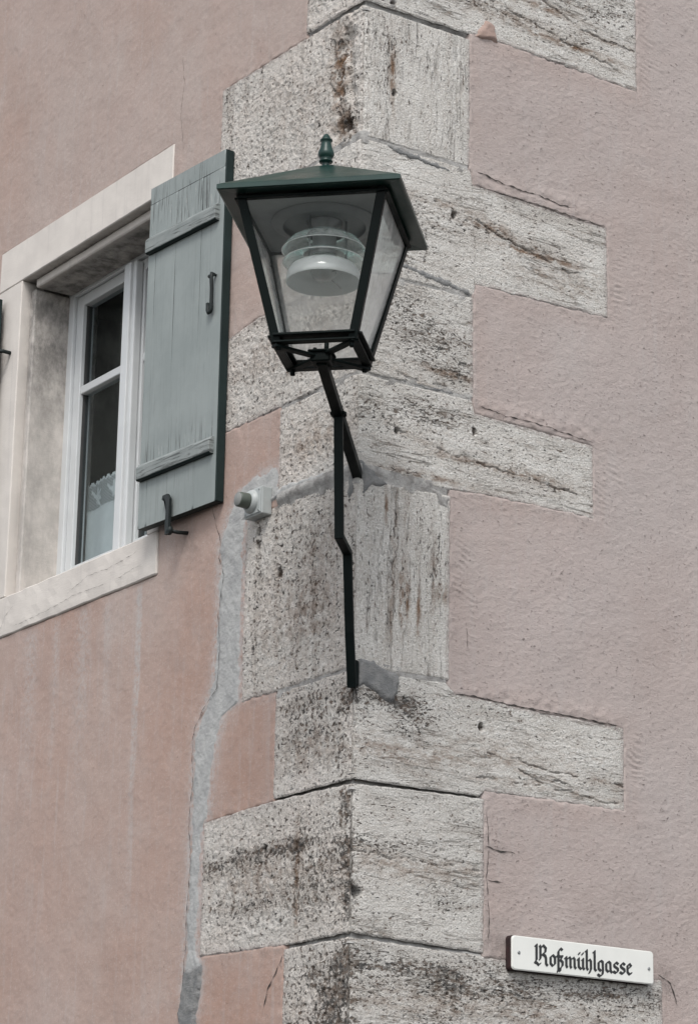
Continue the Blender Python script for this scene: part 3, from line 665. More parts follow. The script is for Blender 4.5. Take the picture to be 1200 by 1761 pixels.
# ---- window surround
def dress(mb, name, parent, soot=None, wob=.0012):
    """cut a block into a fine mesh, roughen it and store where it is sooty or painted as shaded"""
    bm = mb.bm
    for it in range(7):
        es = [e for e in bm.edges if e.calc_length() > .05]
        if not es: break
        bmesh.ops.subdivide_edges(bm, edges=es, cuts=1, use_grid_fill=True)
    bmesh.ops.triangulate(bm, faces=[f for f in bm.faces if len(f.verts) > 4])
    bmesh.ops.recalc_face_normals(bm, faces=bm.faces)
    me = bpy.data.meshes.new(name); bm.to_mesh(me); bm.free()
    n = len(me.vertices); co = np.zeros(n*3); me.vertices.foreach_get('co', co); co = co.reshape(-1, 3)
    co[:, 0] += wob*fbm(co[:, 1]*18, co[:, 2]*18, 1701, 3); co[:, 2] += wob*fbm(co[:, 1]*14, co[:, 0]*18, 1711, 3)
    me.vertices.foreach_set('co', co.ravel())
    a = me.attributes.new('soot', 'FLOAT', 'POINT'); sv = soot(co) if soot else np.zeros(n); a.data.foreach_set('value', np.clip(sv, 0, 1).astype(np.float32))
    me.update()
    return link_mesh(name, me, M['surround'], parent)
OY0, OY1, OZ0, OZ1 = 1.085, 1.980, 3.830, 4.937       # opening
FR = .003                                              # face of the surround stands proud of the wall line
surround = thing('window_surround', None, None); adopt(surround, building); surround['_abs'] = [0, 0, 0]
g = MB(); g.box(((.28-FR)/2, (1.012+2.142)/2, (OZ1+5.083)/2), (.28+FR, 1.13, 5.083-OZ1), bev=.003)
dress(g, 'lintel', surround, lambda c: 1.0*sstep(.0, .02, c[:, 0]))  # shade of the soffit painted dark behind the front face
g = MB(); g.box((.02, (OY1-.03+2.0)/2, 4.92), (.001, .001, .001)); g = MB()
# stepped reveal under the lintel and at the jambs (rebate)
g.box((.155, (OY0+OY1)/2, 4.9225), (.245, OY1-OY0-.07, .031), bev=.004); dress(g, 'lintel_rebate', surround, lambda c: .15+.8*sstep(.035, .045, c[:, 0]))  # lit front edge kept pale, shaded underside painted dark
def jamb(y0, y1, ri0, ri1, inner):
    g = MB(); g.box(((.28-FR)/2, (y0+y1)/2, (OZ0+OZ1)/2), (.28+FR, y1-y0, OZ1-OZ0-.002), bev=.003)
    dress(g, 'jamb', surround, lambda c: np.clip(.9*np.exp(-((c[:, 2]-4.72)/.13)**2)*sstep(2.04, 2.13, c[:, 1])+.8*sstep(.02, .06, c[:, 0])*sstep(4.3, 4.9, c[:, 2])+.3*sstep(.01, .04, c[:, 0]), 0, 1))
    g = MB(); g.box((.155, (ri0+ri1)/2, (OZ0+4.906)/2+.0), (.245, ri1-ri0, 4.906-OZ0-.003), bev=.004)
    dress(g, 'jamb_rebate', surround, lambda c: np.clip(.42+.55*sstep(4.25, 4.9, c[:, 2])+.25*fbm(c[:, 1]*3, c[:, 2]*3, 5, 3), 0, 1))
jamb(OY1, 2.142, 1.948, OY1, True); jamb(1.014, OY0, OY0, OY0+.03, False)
g = MB(); g.box(((.30-.006)/2, (1.016+2.142)/2, (3.695+OZ0)/2), (.30+.006, 2.142-1.016, OZ0-3.695-.002), bev=.004)
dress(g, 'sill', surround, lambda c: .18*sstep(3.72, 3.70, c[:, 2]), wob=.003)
crack_pts = [[(1.12, 3.79), (1.3, 3.775), (1.42, 3.78), (1.55, 3.75)], [(1.3, 3.73), (1.5, 3.735), (1.7, 3.72), (1.9, 3.715)], [(1.9, 3.79), (1.96, 3.76), (2.0, 3.70)], [(1.1, 3.745), (1.25, 3.73)]]
for k, cp in enumerate(crack_pts):
    crack(cp, True, .0012, 30+k); o = [q for q in building.children if q.name.startswith('crack')][-1]
    for v in o.data.vertices: v.co.x = -.0085

# ---- window
win = thing('window', None, None); adopt(win, building); win['_abs'] = [0, 0, 0]
DX = .165
def wbar(y0, y1, z0, z1, x0, x1, name, mat='white_frame', bev=.003):
    g = MB(); g.box(((x0+x1)/2, (y0+y1)/2, (z0+z1)/2), (x1-x0, y1-y0, z1-z0), bev=bev, seg=2); return g.build(name, M[mat], win)
WY0, WY1, WZ0, WZ1 = OY0+.022, 1.956, 3.80, 4.915
YM = 1.512
wbar(WY1-.04, WY1, WZ0, WZ1, DX, DX+.06, 'frame_post'); wbar(WY0, WY0+.05, WZ0, WZ1, DX, DX+.06, 'frame_post')
wbar(WY0+.05, WY1-.04, WZ1-.020, WZ1, DX, DX+.06, 'frame_rail'); wbar(WY0+.05, WY1-.04, WZ0, WZ0+.07, DX, DX+.06, 'frame_rail')
ST = .042
def sash(a, b):
    x0, x1 = DX+.012, DX+.055
    wbar(b-ST, b, WZ0+.072, WZ1-.022, x0, x1, 'sash_stile'); wbar(a, a+ST, WZ0+.072, WZ1-.022, x0, x1, 'sash_stile')
    wbar(a+ST, b-ST, WZ1-.022-.038, WZ1-.022, x0, x1, 'sash_rail'); wbar(a+ST, b-ST, WZ0+.072, WZ0+.14, x0, x1, 'sash_rail')
    wbar(a+ST, b-ST, 4.538, 4.566, x0+.004, x1, 'glazing_bar')
    for z0, z1 in ((WZ0+.14, 4.538), (4.566, WZ1-.060)):
        g = MB(); g.poly([(DX+.035, a+ST, z0), (DX+.035, b-ST, z0), (DX+.035, b-ST, z1), (DX+.035, a+ST, z1)], [(0, 1, 2, 3)]); g.build('pane', M['pane'], win)
        for yy in (a+ST+.002, b-ST-.002):
            wbar(yy-.002, yy+.002, z0, z1, DX+.026, DX+.046, 'glazing_seal', 'seal', 0)
sash(YM+.003, WY1-.042); sash(WY0+.052, YM-.003)
# moulded meeting strip down the middle
g = MB(); g.box((DX-.004, YM, (WZ0+WZ1)/2+.02), (.03, .074, WZ1-WZ0-.10), bev=.006, seg=3); g.box((DX-.022, YM, (WZ0+WZ1)/2+.02), (.016, .042, WZ1-WZ0-.11), bev=.005, seg=3)
g.build('meeting_strip', M['white_frame'], win)
for yj, wj in ((WY0-.010, .018), (1.961, .010)):
    g = MB(); g.box((DX+.03, yj, 4.37), (.03, wj, 1.08)); g.build('frame_joint', M['seal'], win)
# room behind
g = MB()
for f in ([(0.30, .3), (0.30, 3.2)],): pass
rv = [(.32, .4, 3.0), (.32, 3.2, 3.0), (3.4, 3.2, 3.0), (3.4, .4, 3.0), (.32, .4, 5.4), (.32, 3.2, 5.4), (3.4, 3.2, 5.4), (3.4, .4, 5.4)]
g.poly(rv, [(0, 1, 2, 3), (4, 5, 6, 7), (2, 3, 7, 6), (1, 2, 6, 5), (0, 3, 7, 4)]); g.build('room', M['room'], building)

# curtain with lace border: pleated cloth, lace made of real threads and holes
cur = thing('curtain', 'white half curtain with crocheted lace border behind the lower left window pane', 'curtain', (DX+.075, 1.73, 3.80))
CX = DX+.075
y = np.linspace(YM-.36, WY1-.06, 240); z = np.linspace(3.84, 4.135, 40); Yg, Zg = np.meshgrid(y, z, indexing='ij')
fold = lambda Y, Z: .006*np.sin(Y*42+1.2*np.sin(Y*9))+.003*fbm(Y*8, Z*3, 5, 2)
Xg = CX+fold(Yg, Zg)
link_mesh('cloth', np_mesh('cloth', np.stack([Xg, Yg, Zg], -1).reshape(-1, 3), grid_faces(*Yg.shape)), M['curtain'], cur)
# lace: square net, solid flower shapes in the middle, scalloped top
cs = .0052; yl = np.arange(YM-.36, WY1-.06, cs); zl = np.arange(4.135, 4.245, cs)
Vv = []; Ff = []
def fill_at(a, b):
    ph = (a-1.60)/.115; px = (ph-round(ph))*.115; pz = b-4.188
    r = math.hypot(px, pz); an = math.atan2(pz, px)
    fl = r < .030*(.68+.32*math.cos(5*an)) or (abs(pz+.02-px*.9) < .006 and abs(px) < .045)
    return fl or b < 4.141
for a in yl:
    for b in zl:
        topz = 4.232+.010*abs(math.sin((a-1.5)*math.pi/.03))
        if b > topz: continue
        wth = cs*.5 if fill_at(a, b) or b > topz-cs*1.6 else cs*.17
        for (ya, yb, za, zb) in ((a-cs*.5, a+cs*.5, b-wth, b+wth), (a-wth, a+wth, b-cs*.5, b+cs*.5)):
            n = len(Vv)
            for (p, q_) in ((ya, za), (yb, za), (yb, zb), (ya, zb)): Vv.append((CX+float(fold(np.array(p), np.array(q_)))-.0004*((n//4) % 2), p, q_))
            Ff.append((n, n+1, n+2, n+3))
            if wth > cs*.4: break
o = link_mesh('lace_border', np_mesh('lace_border', np.array(Vv), np.array(Ff), False), M['curtain'], cur)

# ------------------------------------------------------------------ shutters
GS = 'wooden shutters of the window'
def make_shutter():
    W_, H_, T_ = .389, 1.095, .030
    root = bpy.data.objects.new('shutter', None); COL.objects.link(root)
    tag(root, 'bleached grey green board shutter standing open right of the window, beside the lantern', 'shutter', GS)
    fr = [0, .10, .37, .71, 1.0]
    def plank(x0, x1, z0, z1, name='plank', y0=.002):
        nx = max(6, int((x1-x0)/.008)); nzz = int((z1-z0)/.012); u = np.linspace(x0, x1, nx); v = np.linspace(z0, z1, nzz)
        U, V = np.meshgrid(u, v, indexing='ij'); e = np.minimum(np.minimum(U-x0, x1-U), np.minimum(V-z0, z1-V))
        Yf = y0+.0012*fbm(U*6, V*2, int(x0*999), 2)+.0006*fbm(U*60, V*4, 7+int(x0*999), 3)+.0004*(1-np.sqrt(np.clip(1-(1-np.clip(e/.0025, 0, 1))**2, 0, 1)))
        wear = np.clip(.15+.8*np.exp(-((V-.20)/.05)**2)*(V > .148)+.55*np.exp(-((V-.93)/.05)**2)+.6*np.exp(-((V-1.0)/.08)**2)*(V > .9)+.25*fbm(U*4, V*2, 3, 3), 0, 1)
        P = [np.stack([U, Yf, V], -1).reshape(-1, 3)]; F = [grid_faces(nx, nzz)]
        n0 = nx*nzz; c = [(x0, T_, z0), (x1, T_, z0), (x1, T_, z1), (x0, T_, z1)]; P.append(np.array(c))
        i00, i10, i11, i01 = 0, (nx-1)*nzz, nx*nzz-1, nzz-1
        bot = np.arange(nx)*nzz; 
        me = np_mesh(name, np.concatenate(P), np.concatenate(F+[np.array([(n0, n0+3, n0+2, n0+1), (i00, i10, n0+1, n0)[::-1], (i10, i11, n0+2, n0+1)[::-1], (i11, i01, n0+3, n0+2)[::-1], (i01, i00, n0, n0+3)[::-1]])]), True,
                     {'wear': np.concatenate([wear.ravel(), [.2]*4])})
        me.materials.append(M['shutter']); me.materials.append(M['shutter_edge'])
        mi = np.zeros(len(me.polygons), np.int32); mi[-5:] = 1; me.polygons.foreach_set('material_index', mi)
        sm = np.ones(len(me.polygons), bool); sm[-5:] = False; me.polygons.foreach_set('use_smooth', sm)
        o = bpy.data.objects.new(name, me); COL.objects.link(o); o.parent = root; return o
    gap = .0001
    for a, b in zip(fr[:-1], fr[1:]): plank(a*W_+gap, b*W_-gap, 0, H_-.055)
    plank(0, W_, H_-.054, H_, 'end_board', .0015)
    for (z0, z1, x0, x1) in ((.145, .198, .004, W_-.014), (.872, .928, .004, W_-.022)):
        g = MB(); b = bmesh.new()
        prof = [(.004, z0), (-.011, z0), (-.016, z0+.005), (-.016, z1-.012), (-.005, z1), (.004, z1)]
        vs0 = [b.verts.new((x0, p[0], p[1])) for p in prof]; vs1 = [b.verts.new((x1, p[0], p[1])) for p in prof]
        n = len(prof)
        for k in range(n): b.faces.new((vs0[k], vs1[k], vs1[(k+1) % n], vs0[(k+1) % n]))
        b.faces.new(vs0[::-1]); b.faces.new(vs1)
        bmesh.ops.bevel(b, geom=list(b.edges), offset=.0015, segments=1, affect='EDGES')
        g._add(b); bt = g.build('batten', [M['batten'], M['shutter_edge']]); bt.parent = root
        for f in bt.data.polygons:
            if f.normal.z < -.5: f.material_index = 1     # downward faces take the dark edge paint
    # bare outer edge strip, dark green
    g = MB(); g.box((W_+.0022, .016, H_/2), (.004, .0275, H_-.002), bev=.001); e = g.build('edge_strip', M['shutter_edge']); e.parent = root
    # hook and eye
    g = MB(); x0 = W_-.030
    g.tube([(x0, -.004, .70), (x0, -.014, .702), (x0+.001, -.016, .69), (x0, -.012, .655), (x0-.003, -.010, .61), (x0-.003, -.010, .592), (x0-.008, -.010, .584), (x0-.016, -.010, .584), (x0-.020, -.010, .592), (x0-.020, -.010, .615)], .006, 8)
    hk = g.build('hook', M['iron']); hk.parent = root
    g = MB(); g.tube([(x0-.016, -.012, .697), (x0+.006, -.012, .697)], .0055, 8); g.tube([(x0, .004, .70), (x0, -.014, .70)], .004, 8); pn = g.build('staple', M['iron']); pn.parent = hk
    return root
sh = make_shutter(); sh.location = (-.060, 1.044, 3.830); sh.rotation_euler = (0, 0, math.radians(-86.3))
def copy_tree(o, parent=None):
    c = o.copy(); COL.objects.link(c)
    if parent is not None: c.parent = parent
    for ch in list(o.children): copy_tree(ch, c)
    return c
s2 = copy_tree(sh); s2['label'] = 'dark end of the other shutter at the left picture edge beside the window jamb'
s2.location = (-.050, 2.085+.389, 3.80); s2.rotation_euler = (0, 0, math.radians(-90))
# iron hinge pins on the left jamb
for zc in (4.690, 3.93):
    hg = thing('hinge', None, None, (0, 2.06, zc)); ax = hg['_abs']; adopt(hg, building)
    g = MB(); g.tube([(.02, 2.035, zc), (-.03, 2.035, zc+.002), (-.04, 2.04, zc+.002), (-.042, 2.05, zc+.002)], .007, 8); g.build('pin', M['iron'], hg)
    g = MB(); g.lathe([(0, -.02), (.010, -.02), (.011, -.018), (.011, .018), (.010, .02), (0, .02)], (-.045, 2.06, zc+.002), seg=16); g.build('knuckle', M['iron'], hg)
# wall catch that holds the shutter
ct = thing('shutter_catch', 'black iron tilting catch on the wall holding the bottom edge of the shutter', 'catch', (0, .86, 3.76))
g = MB(); g.tube([(.01, .850, 3.786), (-.03, .857, 3.783), (-.056, .864, 3.786)], .006, 8); g.lathe([(0, -.005), (.013, -.004), (.014, .004), (.009, .010), (0, .012)], (-.054, .864, 3.786), (-1, .1, 0), 18); g.build('pivot_pin', M['iron'], ct)
g = MB(); b = bmesh.new()
pf = [(-.010, -.012), (.010, -.012), (.012, .02), (.008, .06), (.012, .088), (.034, .100), (.030, .112), (.004, .112), (-.010, .095), (-.009, .05)]
f0 = [b.verts.new((-.064, .866+p[0], 3.786+p[1])) for p in pf]; f1 = [b.verts.new((-.056, .866+p[0], 3.786+p[1])) for p in pf]
b.faces.new(f0); b.faces.new(f1[::-1])
for k in range(len(pf)): b.faces.new((f0[k], f1[k], f1[(k+1) % len(pf)], f0[(k+1) % len(pf)]))
bmesh.ops.triangulate(b, faces=[f for f in b.faces if len(f.verts) > 4]); g._add(b); g.build('tilting_arm', M['iron'], ct)

# ------------------------------------------------------------------ wall lantern
E1 = Vector((1, -1, 0))/math.sqrt(2); E2 = Vector((1, 1, 0))/math.sqrt(2); UP = Vector((0, 0, 1))
A0 = Vector((0, 0, 0))+E1*(-.002)+E2*(-.51)
def P(a, n, z): return A0+E1*a+E2*n+UP*z
RL = Matrix((E1, E2, UP)).transposed()
lamp = thing('wall_lantern', 'dark green four sided street lantern on a bent iron bracket at the house corner', 'lantern', (0, 0, 3.18))
ZE, ZR, ZB, HE, HT, HB = 4.262, 4.405, 3.905, .229, .188, .106
# roof
g = MB(); b = bmesh.new()
def ring(h, z): return [b.verts.new(P(x*h, y*h, z)) for x, y in ((-1, -1), (1, -1), (1, 1), (-1, 1))]
rg = [ring(HT-.004, ZE+.004), ring(HE-.004, ZE), ring(HE, ZE+.002), ring(HE, ZE+.013), ring(HE-.003, ZE+.016), ring(.022, ZR), ring(.018, ZR-.006), ring(HT-.004, ZE+.010)]
for i in range(len(rg)):
    A, B = rg[i], rg[(i+1) % len(rg)]
    for k in range(4): b.faces.new((A[k], A[(k+1) % 4], B[(k+1) % 4], B[k]))
bmesh.ops.bevel(b, geom=[e for e in b.edges if e.verts[0] in rg[4]+rg[5] and e.verts[1] in rg[4]+rg[5]], offset=.002, segments=2, affect='EDGES')
g._add(b); g.build('roof', M['green_roof'], lamp)
g = MB(); g.box(P(0, 0, ZE-.004), (2*HT-.03, 2*HT-.03, .004), RL)
g.lathe([(.105, -.012), (.13, -.006), (.135, 0)], P(0, 0, ZE-.008), seg=40); g.build('ceiling_plate', M['ceiling'], lamp)
# finial
g = MB(); g.lathe([(r*.86, z*.77) for r, z in ((.028, -.002), (.024, .004), (.012, .010), (.011, .022), (.013, .026), (.020, .028), (.021, .032), (.014, .036), (.020, .044), (.0245, .054), (.024, .062), (.019, .076), (.0155, .092), (.0150, .102), (.0185, .105), (.0185, .109), (.013, .113), (.011, .120), (.007, .127), (.003, .131), (0, .132))], P(0, 0, ZR-.004), seg=36)
g.build('finial', M['green_roof'], lamp)
# posts
def lerp(a, b, t): return a+(b-a)*t
for x, y in ((-1, -1), (1, -1), (1, 1), (-1, 1)):
    g = MB()
    t0 = P(x*(HT-.011), y*(HT-.002), ZE+.002); b0 = P(x*(HB-.011), y*(HB-.002), ZB-.004)
    t1 = P(x*(HT-.002), y*(HT-.011), ZE+.002); b1 = P(x*(HB-.002), y*(HB-.011), ZB-.004)
    g.bar(t0, b0, .022, .004, E2, .0008); g.bar(t1, b1, .022, .004, E1, .0008)
    g.bar(P(x*(HT-.007), y*(HT-.007), ZE), P(x*(HB-.007), y*(HB-.007), ZB), .010, .010, E2, .001)
    g.build('post', M['green'], lamp)
# lower and upper rim
for k, (dx, dy) in enumerate(((0, -1), (1, 0), (0, 1), (-1, 0))):
    ax = E1 if dx == 0 else E2
    mid = P(dx*HB, dy*HB, 0); hb = HB-.004
    g = MB(); g.bar(P(dx*(HB-.007)-dy*0-(hb if dx == 0 else 0), dy*(HB-.007)-(hb if dy == 0 else 0), ZB+.012), P(dx*(HB-.007)+(hb if dx == 0 else 0), dy*(HB-.007)+(hb if dy == 0 else 0), ZB+.012), .006, .038, UP.cross(ax), .001)
    g.bar(P(dx*(HB-.008)-(HB-.004 if dx == 0 else 0), dy*(HB-.008)-(HB-.004 if dy == 0 else 0), ZB-.004), P(dx*(HB-.008)+(HB-.004 if dx == 0 else 0), dy*(HB-.008)+(HB-.004 if dy == 0 else 0), ZB-.004), .024, .005, UP, .0008)
    g.build('bottom_rail', M['green'], lamp)
    g = MB(); hh = HT-.004
    g.bar(P(dx*hh-(hh if dx == 0 else 0), dy*hh-(hh if dy == 0 else 0), ZE-.008), P(dx*hh+(hh if dx == 0 else 0), dy*hh+(hh if dy == 0 else 0), ZE-.008), .006, .018, UP.cross(ax), .001); g.build('top_rail', M['green'], lamp)
    # glass
    ht, hb2 = HT-.009, HB-.006; zt, zb = ZE-.012, ZB+.02
    def corner(sg, h, z, off): return P(dx*(h-off)+(sg*(h-.004) if dx == 0 else 0), dy*(h-off)+(sg*(h-.004) if dy == 0 else 0), z)
    q = [corner(-1, hb2, zb, 0), corner(1, hb2, zb, 0), corner(1, ht, zt, 0), corner(-1, ht, zt, 0)]
    g = MB(); g.poly(q, [(0, 1, 2, 3)]); g.build('glass_pane', M['lamp_pane'] if k == 0 else M['lamp_pane_frost'], lamp)
# cross bars, hub, corner bolts
for sg in (1, -1):
    g = MB(); g.bar(P(-HB*.96, -HB*.96*sg, ZB-.010-.003*sg), P(HB*.96, HB*.96*sg, ZB-.010-.003*sg), .020, .007, UP, .0008); g.build('cross_bar', M['green'], lamp)
g = MB(); g.box(P(0, 0, ZB-.014), (.050, .050, .030), RL, .003); g.box(P(0, 0, ZB-.002), (.062, .062, .006), RL, .002); g.tube([P(.012, -.004, ZB), P(.012, -.004, ZB+.028)], .006, 8); g.tube([P(-.02, .01, ZB), P(-.02, .01, ZB+.018)], .005, 8)
g.build('hub', M['green'], lamp)
for x, y in ((-1, -1), (1, -1), (1, 1), (-1, 1)):
    g = MB(); g.lathe([(0, -.016), (.006, -.016), (.0065, -.012), (.0065, 0)], P(x*(HB-.014), y*(HB-.014), ZB-.006), seg=10); g.build('bolt', M['green'], lamp)
# light fitting inside
fit = [('ring_reflector', [(.106, 4.178), (.1065, 4.1795), (.090, 4.203), (.066, 4.218), (.046, 4.222), (.046, 4.219), (.066, 4.215), (.089, 4.200), (.106, 4.178)], 'clear_ring'),
       ('glass_ring', [(.103, 4.147), (.085, 4.160), (.052, 4.168), (.052, 4.1665), (.085, 4.158), (.103, 4.147)], 'clear_ring'),
       ('dome_reflector', [(.093, 4.093), (.0945, 4.095), (.0935, 4.108), (.090, 4.122), (.083, 4.133), (.070, 4.141), (.046, 4.145), (.040, 4.152), (.036, 4.162), (.034, 4.161), (.038, 4.150), (.045, 4.142), (.068, 4.138), (.081, 4.130), (.088, 4.120), (.0915, 4.107), (.093, 4.093)], 'opal')]
for nm, pf, mt in fit:
    g = MB(); g.lathe([(r, z) for r, z in pf], P(0, 0, 0), seg=64); g.build(nm, M[mt], lamp)
for rr_, zz_ in ((.106, 4.1785), (.103, 4.1475)):
    g = MB(); g.lathe([(rr_-.0015, zz_), (rr_, zz_-.0014), (rr_+.0015, zz_), (rr_, zz_+.0014), (rr_-.0015, zz_)], P(0, 0, 0), seg=64); g.build('ring_rim', M['alu_matt'], lamp)
g = MB(); g.lathe([(0, 4.098), (.016, 4.100), (.028, 4.108), (.033, 4.121), (.028, 4.134), (.016, 4.142), (.014, 4.158)], P(0, 0, 0), seg=32); g.build('bulb', M['bulb'], lamp)
g = MB(); g.lathe([(.026, 4.150), (.030, 4.160), (.030, 4.24), (.045, 4.252), (.045, 4.256)], P(0, 0, 0), seg=32); g.build('lamp_socket', M['screw'], lamp)
for k in range(3):
    a = math.radians(90+120*k+30); g = MB(); g.tube([P(.056*math.cos(a), .056*math.sin(a), 4.126), P(.056*math.cos(a), .056*math.sin(a), 4.256)], .0028, 8); g.build('rod', M['screw'], lamp)
for a in (-.6, 1.2):
    g = MB(); g.tube([P(.084*math.cos(a), .084*math.sin(a), 4.106), P(.03*math.cos(a), .03*math.sin(a), 4.116)], .0015, 6); g.build('spring', M['alu'], lamp)
# bracket
g = MB(); top = P(0, 0, ZB-.022)
g.bar((.02, .02, 3.750), top, .026, .026, E1, .002, .004); g.build('upper_arm', M['green'], lamp)
pts = [(.000, 3.172), (-.030, 3.215), (-.052, 3.30), (-.083, 3.490), (-.086, 3.506), (-.160, 3.512), (-.166, 3.53), (-.198, 3.800), (-.200, 3.812)]
pts = [(-.012, 3.165), (-.046, 3.30), (-.082, 3.500), (-.168, 3.508), (-.197, 3.815)]
g = MB()
def flatbar(pl, wd, th):
    b = bmesh.new(); rings = []
    pl = [Vector((p[0], p[0], p[1])) for p in pl]; n = len(pl)
    for i, p in enumerate(pl):
        d0 = (pl[i]-pl[i-1]).normalized() if i else (pl[1]-pl[0]).normalized(); d1 = (pl[i+1]-pl[i]).normalized() if i < n-1 else d0
        d = (d0+d1).normalized(); nrm = d.cross(E1).normalized(); k = 1/max(.4, d.dot(d1))
        rings.append([b.verts.new(p+E1*sx*wd/2+nrm*sy*th/2*k) for sx, sy in ((-1, -1), (1, -1), (1, 1), (-1, 1))])
    for i in range(n-1):
        for k in range(4): b.faces.new((rings[i][k], rings[i][(k+1) % 4], rings[i+1][(k+1) % 4], rings[i+1][k]))
    b.faces.new(rings[0][::-1]); b.faces.new(rings[-1])
    bmesh.ops.recalc_face_normals(b, faces=b.faces)
    bmesh.ops.bevel(b, geom=list(b.edges), offset=.0015, segments=1, affect='EDGES'); return b
g._add(flatbar(pts, .023, .016)); g.build('lower_strut', M['green'], lamp)
g = MB(); c = Vector((-.199, -.199, 3.822)); g.box(c, (.040, .030, .010), RL, .003); g.tube([c-E1*.017, c+E1*.021], .006, 8); g.build('strut_clamp', M['green'], lamp)
g = MB(); g.box(Vector((-.004, -.004, 3.205)), (.030, .020, .07), RL, .004); g.build('foot_plate', M['green'], lamp)

# ------------------------------------------------------------------ light sensor
sn = thing('light_sensor', 'square pale grey twilight sensor with dark round cap on the cement strip', 'sensor', (0, .45, 3.74))
yc, zc = .452, 3.775
g = MB(); g.box((-.016, yc, zc), (.034, .088, .080), None, .003, 2); g.build('housing', M['sensor_box'], sn)
g = MB(); g.box((-.0345, yc, zc), (.004, .080, .072), None, .0015); g.build('cover', M['sensor_box'], sn)
g = MB(); g.lathe([(.034, 0), (.033, .006), (.029, .010), (.027, .014), (0, .014)], (-.036, yc+.004, zc+.002), (-1, 0, 0), 32); g.build('collar', M['sensor_box'], sn)
g = MB(); g.lathe([(.0225, 0), (.0215, .031), (.0200, .034), (.0, .0345)], (-.048, yc+.004, zc+.002), (-1, 0, .0), 36); g.build('cap', M['sensor_cap'], sn)
g = MB(); g.lathe([(.0190, 0), (.018, .0012), (0, .0016)], (-.0822, yc+.004, zc+.002), (-1, 0, 0), 36); g.build('cap_end', M['sensor_top'], sn)
for a in (-1, 1):
    for b_ in (-1, 1):
        g = MB(); g.lathe([(.0035, 0), (.003, .0015), (0, .0016)], (-.0362, yc+a*.034, zc+b_*.030), (-1, 0, 0), 10); g.build('screw', M['screw'], sn)

# ------------------------------------------------------------------ street sign
sg_ = thing('street_sign', 'white enamel street name sign in black blackletter reading Roßmühlgasse on the right wall', 'street sign', (.768, 0, 2.485))
SX0, SX1, SZ0, SZ1 = .503, .993, 2.4845, 2.5740; YS = -.026
def rounded(x0, x1, z0, z1, r, n=6):
    out = []
    for cx, cz, a0 in ((x1-r, z1-r, 0), (x0+r, z1-r, 90), (x0+r, z0+r, 180), (x1-r, z0+r, 270)):
        for k in range(n+1):
            a = math.radians(a0+90*k/n); out.append((cx+r*math.cos(a), cz+r*math.sin(a)))
    return out
def prism(outline, y0, y1, bev):
    b = bmesh.new(); f = [b.verts.new((x, y0, z)) for x, z in outline]; k_ = [b.verts.new((x, y1, z)) for x, z in outline]; n = len(f)
    fr_ = b.faces.new(f); b.faces.new(k_[::-1])
    for k in range(n): b.faces.new((f[k], k_[k], k_[(k+1) % n], f[(k+1) % n]))
    bmesh.ops.recalc_face_normals(b, faces=b.faces)
    bmesh.ops.bevel(b, geom=list(fr_.edges), offset=bev, segments=3, affect='EDGES'); return b
g = MB(); g._add(prism(rounded(SX0-.002, SX1+.001, SZ0-.001, SZ1+.001, .010), YS+.006, .004, .002)); g.build('backing_board', M['sign_wood'], sg_)
g = MB(); g._add(prism(rounded(SX0, SX1, SZ0, SZ1, .010), YS, YS+.0055, .0025)); g.build('enamel_plate', M['enamel'], sg_)
for sx, sz in ((SX0+.022, 2.530), (SX1-.018, 2.526)):
    g = MB(); g.lathe([(.0048, 0), (.0042, .0016), (.002, .0018), (0, .0012)], (sx, YS-.0001, sz), (0, -1, 0), 14); g.build('screw', M['screw'], sg_)
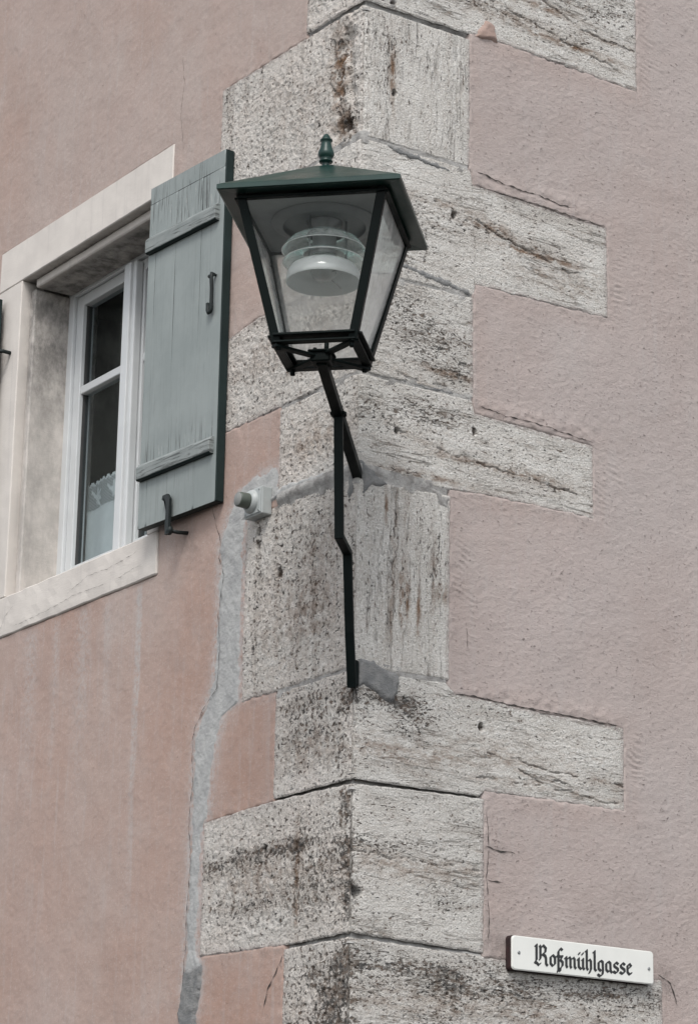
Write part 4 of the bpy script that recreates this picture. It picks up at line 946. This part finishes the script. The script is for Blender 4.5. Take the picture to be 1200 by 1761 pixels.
# blackletter strokes written with a broad nib held at about 40 degrees (units: x-height = 1)
GL = {
 'R': (1.52, [[(.10, 1.60), (.22, 1.72), (.22, .42), (.06, .20), (.24, .14), (.46, -.02), (.60, .12)], [(.56, 1.66), (.62, 1.5), (.62, .60), (.54, .46)], [(.64, 1.42), (.90, 1.72), (1.18, 1.50), (1.12, 1.14), (.82, .94)], [(.82, .94), (1.10, .84), (1.20, .60), (1.20, .16), (1.34, .02)]]),
 'o': (.78, [[(.16, .80), (.16, .22), (.38, .04), (.62, .22), (.62, .78), (.40, .96), (.16, .80)]]),
 'ß': (.84, [[(.12, -.42), (.20, -.2), (.20, 1.32), (.42, 1.62), (.60, 1.50)], [(.02, .92), (.5, .92)], [(.30, .90), (.62, .96), (.40, .62), (.64, .45), (.62, .12), (.40, -.06), (.36, -.34)]]),
 'm': (1.32, [[(.05, .82), (.18, .95), (.20, .20), (.28, .05)], [(.22, .72), (.52, .95), (.62, .82), (.62, .20), (.70, .05)], [(.64, .72), (.94, .95), (1.06, .82), (1.06, .18), (1.18, .04)]]),
 'ü': (.86, [[(.06, .82), (.18, .95), (.18, .22), (.40, .04), (.62, .20)], [(.54, .86), (.64, .95), (.64, .18), (.76, .04)], [(.20, 1.32), (.26, 1.42)], [(.56, 1.32), (.62, 1.42)]]),
 'h': (.84, [[(.05, 1.62), (.18, 1.74), (.18, .20), (.28, .04)], [(.20, .72), (.48, .95), (.62, .80), (.62, .12), (.44, -.22)]]),
 'l': (.44, [[(.05, 1.62), (.18, 1.74), (.18, .18), (.32, .04)]]),
 'g': (.82, [[(.16, .80), (.16, .24), (.38, .08), (.60, .26)], [(.16, .80), (.42, .95), (.60, .86), (.62, .1), (.56, -.22), (.30, -.40), (.06, -.26)]]),
 'a': (.86, [[(.16, .78), (.16, .22), (.36, .06), (.60, .24)], [(.16, .78), (.42, .95), (.60, .84), (.62, .16), (.76, .04)]]),
 's': (.72, [[(.58, .84), (.38, .96), (.16, .80), (.18, .60), (.54, .42), (.56, .20), (.32, .04), (.06, .14)]]),
 'e': (.70, [[(.16, .80), (.16, .22), (.36, .04), (.58, .16)], [(.16, .80), (.38, .96), (.56, .78), (.20, .50)]]),
}
word = 'Roßmühlgasse'
XH = .0305; tot = sum(GL[c][0] for c in word); x_start, x_end = .577, .916
ux = (x_end-x_start)/tot; base = 2.5035
nw = .27; na = math.radians(42); nib = [(nw/2*math.cos(na), nw/2*math.sin(na)), (-nw/2*math.cos(na), -nw/2*math.sin(na))]; nt_ = (-math.sin(na)*.045, math.cos(na)*.045)
nibpoly = [(nib[0][0]+nt_[0], nib[0][1]+nt_[1]), (nib[1][0]+nt_[0], nib[1][1]+nt_[1]), (nib[1][0]-nt_[0], nib[1][1]-nt_[1]), (nib[0][0]-nt_[0], nib[0][1]-nt_[1])]
def hull(pts):
    pts = sorted(set(pts)); lo = []; up = []
    for seq, out in ((pts, lo), (pts[::-1], up)):
        for p in seq:
            while len(out) >= 2 and (out[-1][0]-out[-2][0])*(p[1]-out[-2][1])-(out[-1][1]-out[-2][1])*(p[0]-out[-2][0]) <= 0: out.pop()
            out.append(p)
    return lo[:-1]+up[:-1]
xc = x_start
for c in word:
    adv, strokes = GL[c]; vv, ff = [], []; lay = 0
    for stq in strokes:
        for p, q in zip(stq[:-1], stq[1:]):
            hp = hull([(round(p[0]+a, 5), round(p[1]+b_, 5)) for a, b_ in nibpoly]+[(round(q[0]+a, 5), round(q[1]+b_, 5)) for a, b_ in nibpoly])
            n = len(vv); yy = YS-.00045-.00002*lay; lay += 1
            vv += [(xc+x*ux, yy, base+z*XH) for x, z in hp]; ff.append(tuple(range(n, n+len(hp))))
    me = bpy.data.meshes.new('letter'); me.from_pydata(vv, [], ff); me.update(); link_mesh('letter', me, M['ink'], sg_)
    xc += adv*ux

for o in list(bpy.data.objects):
    if '_abs' in o: del o['_abs']
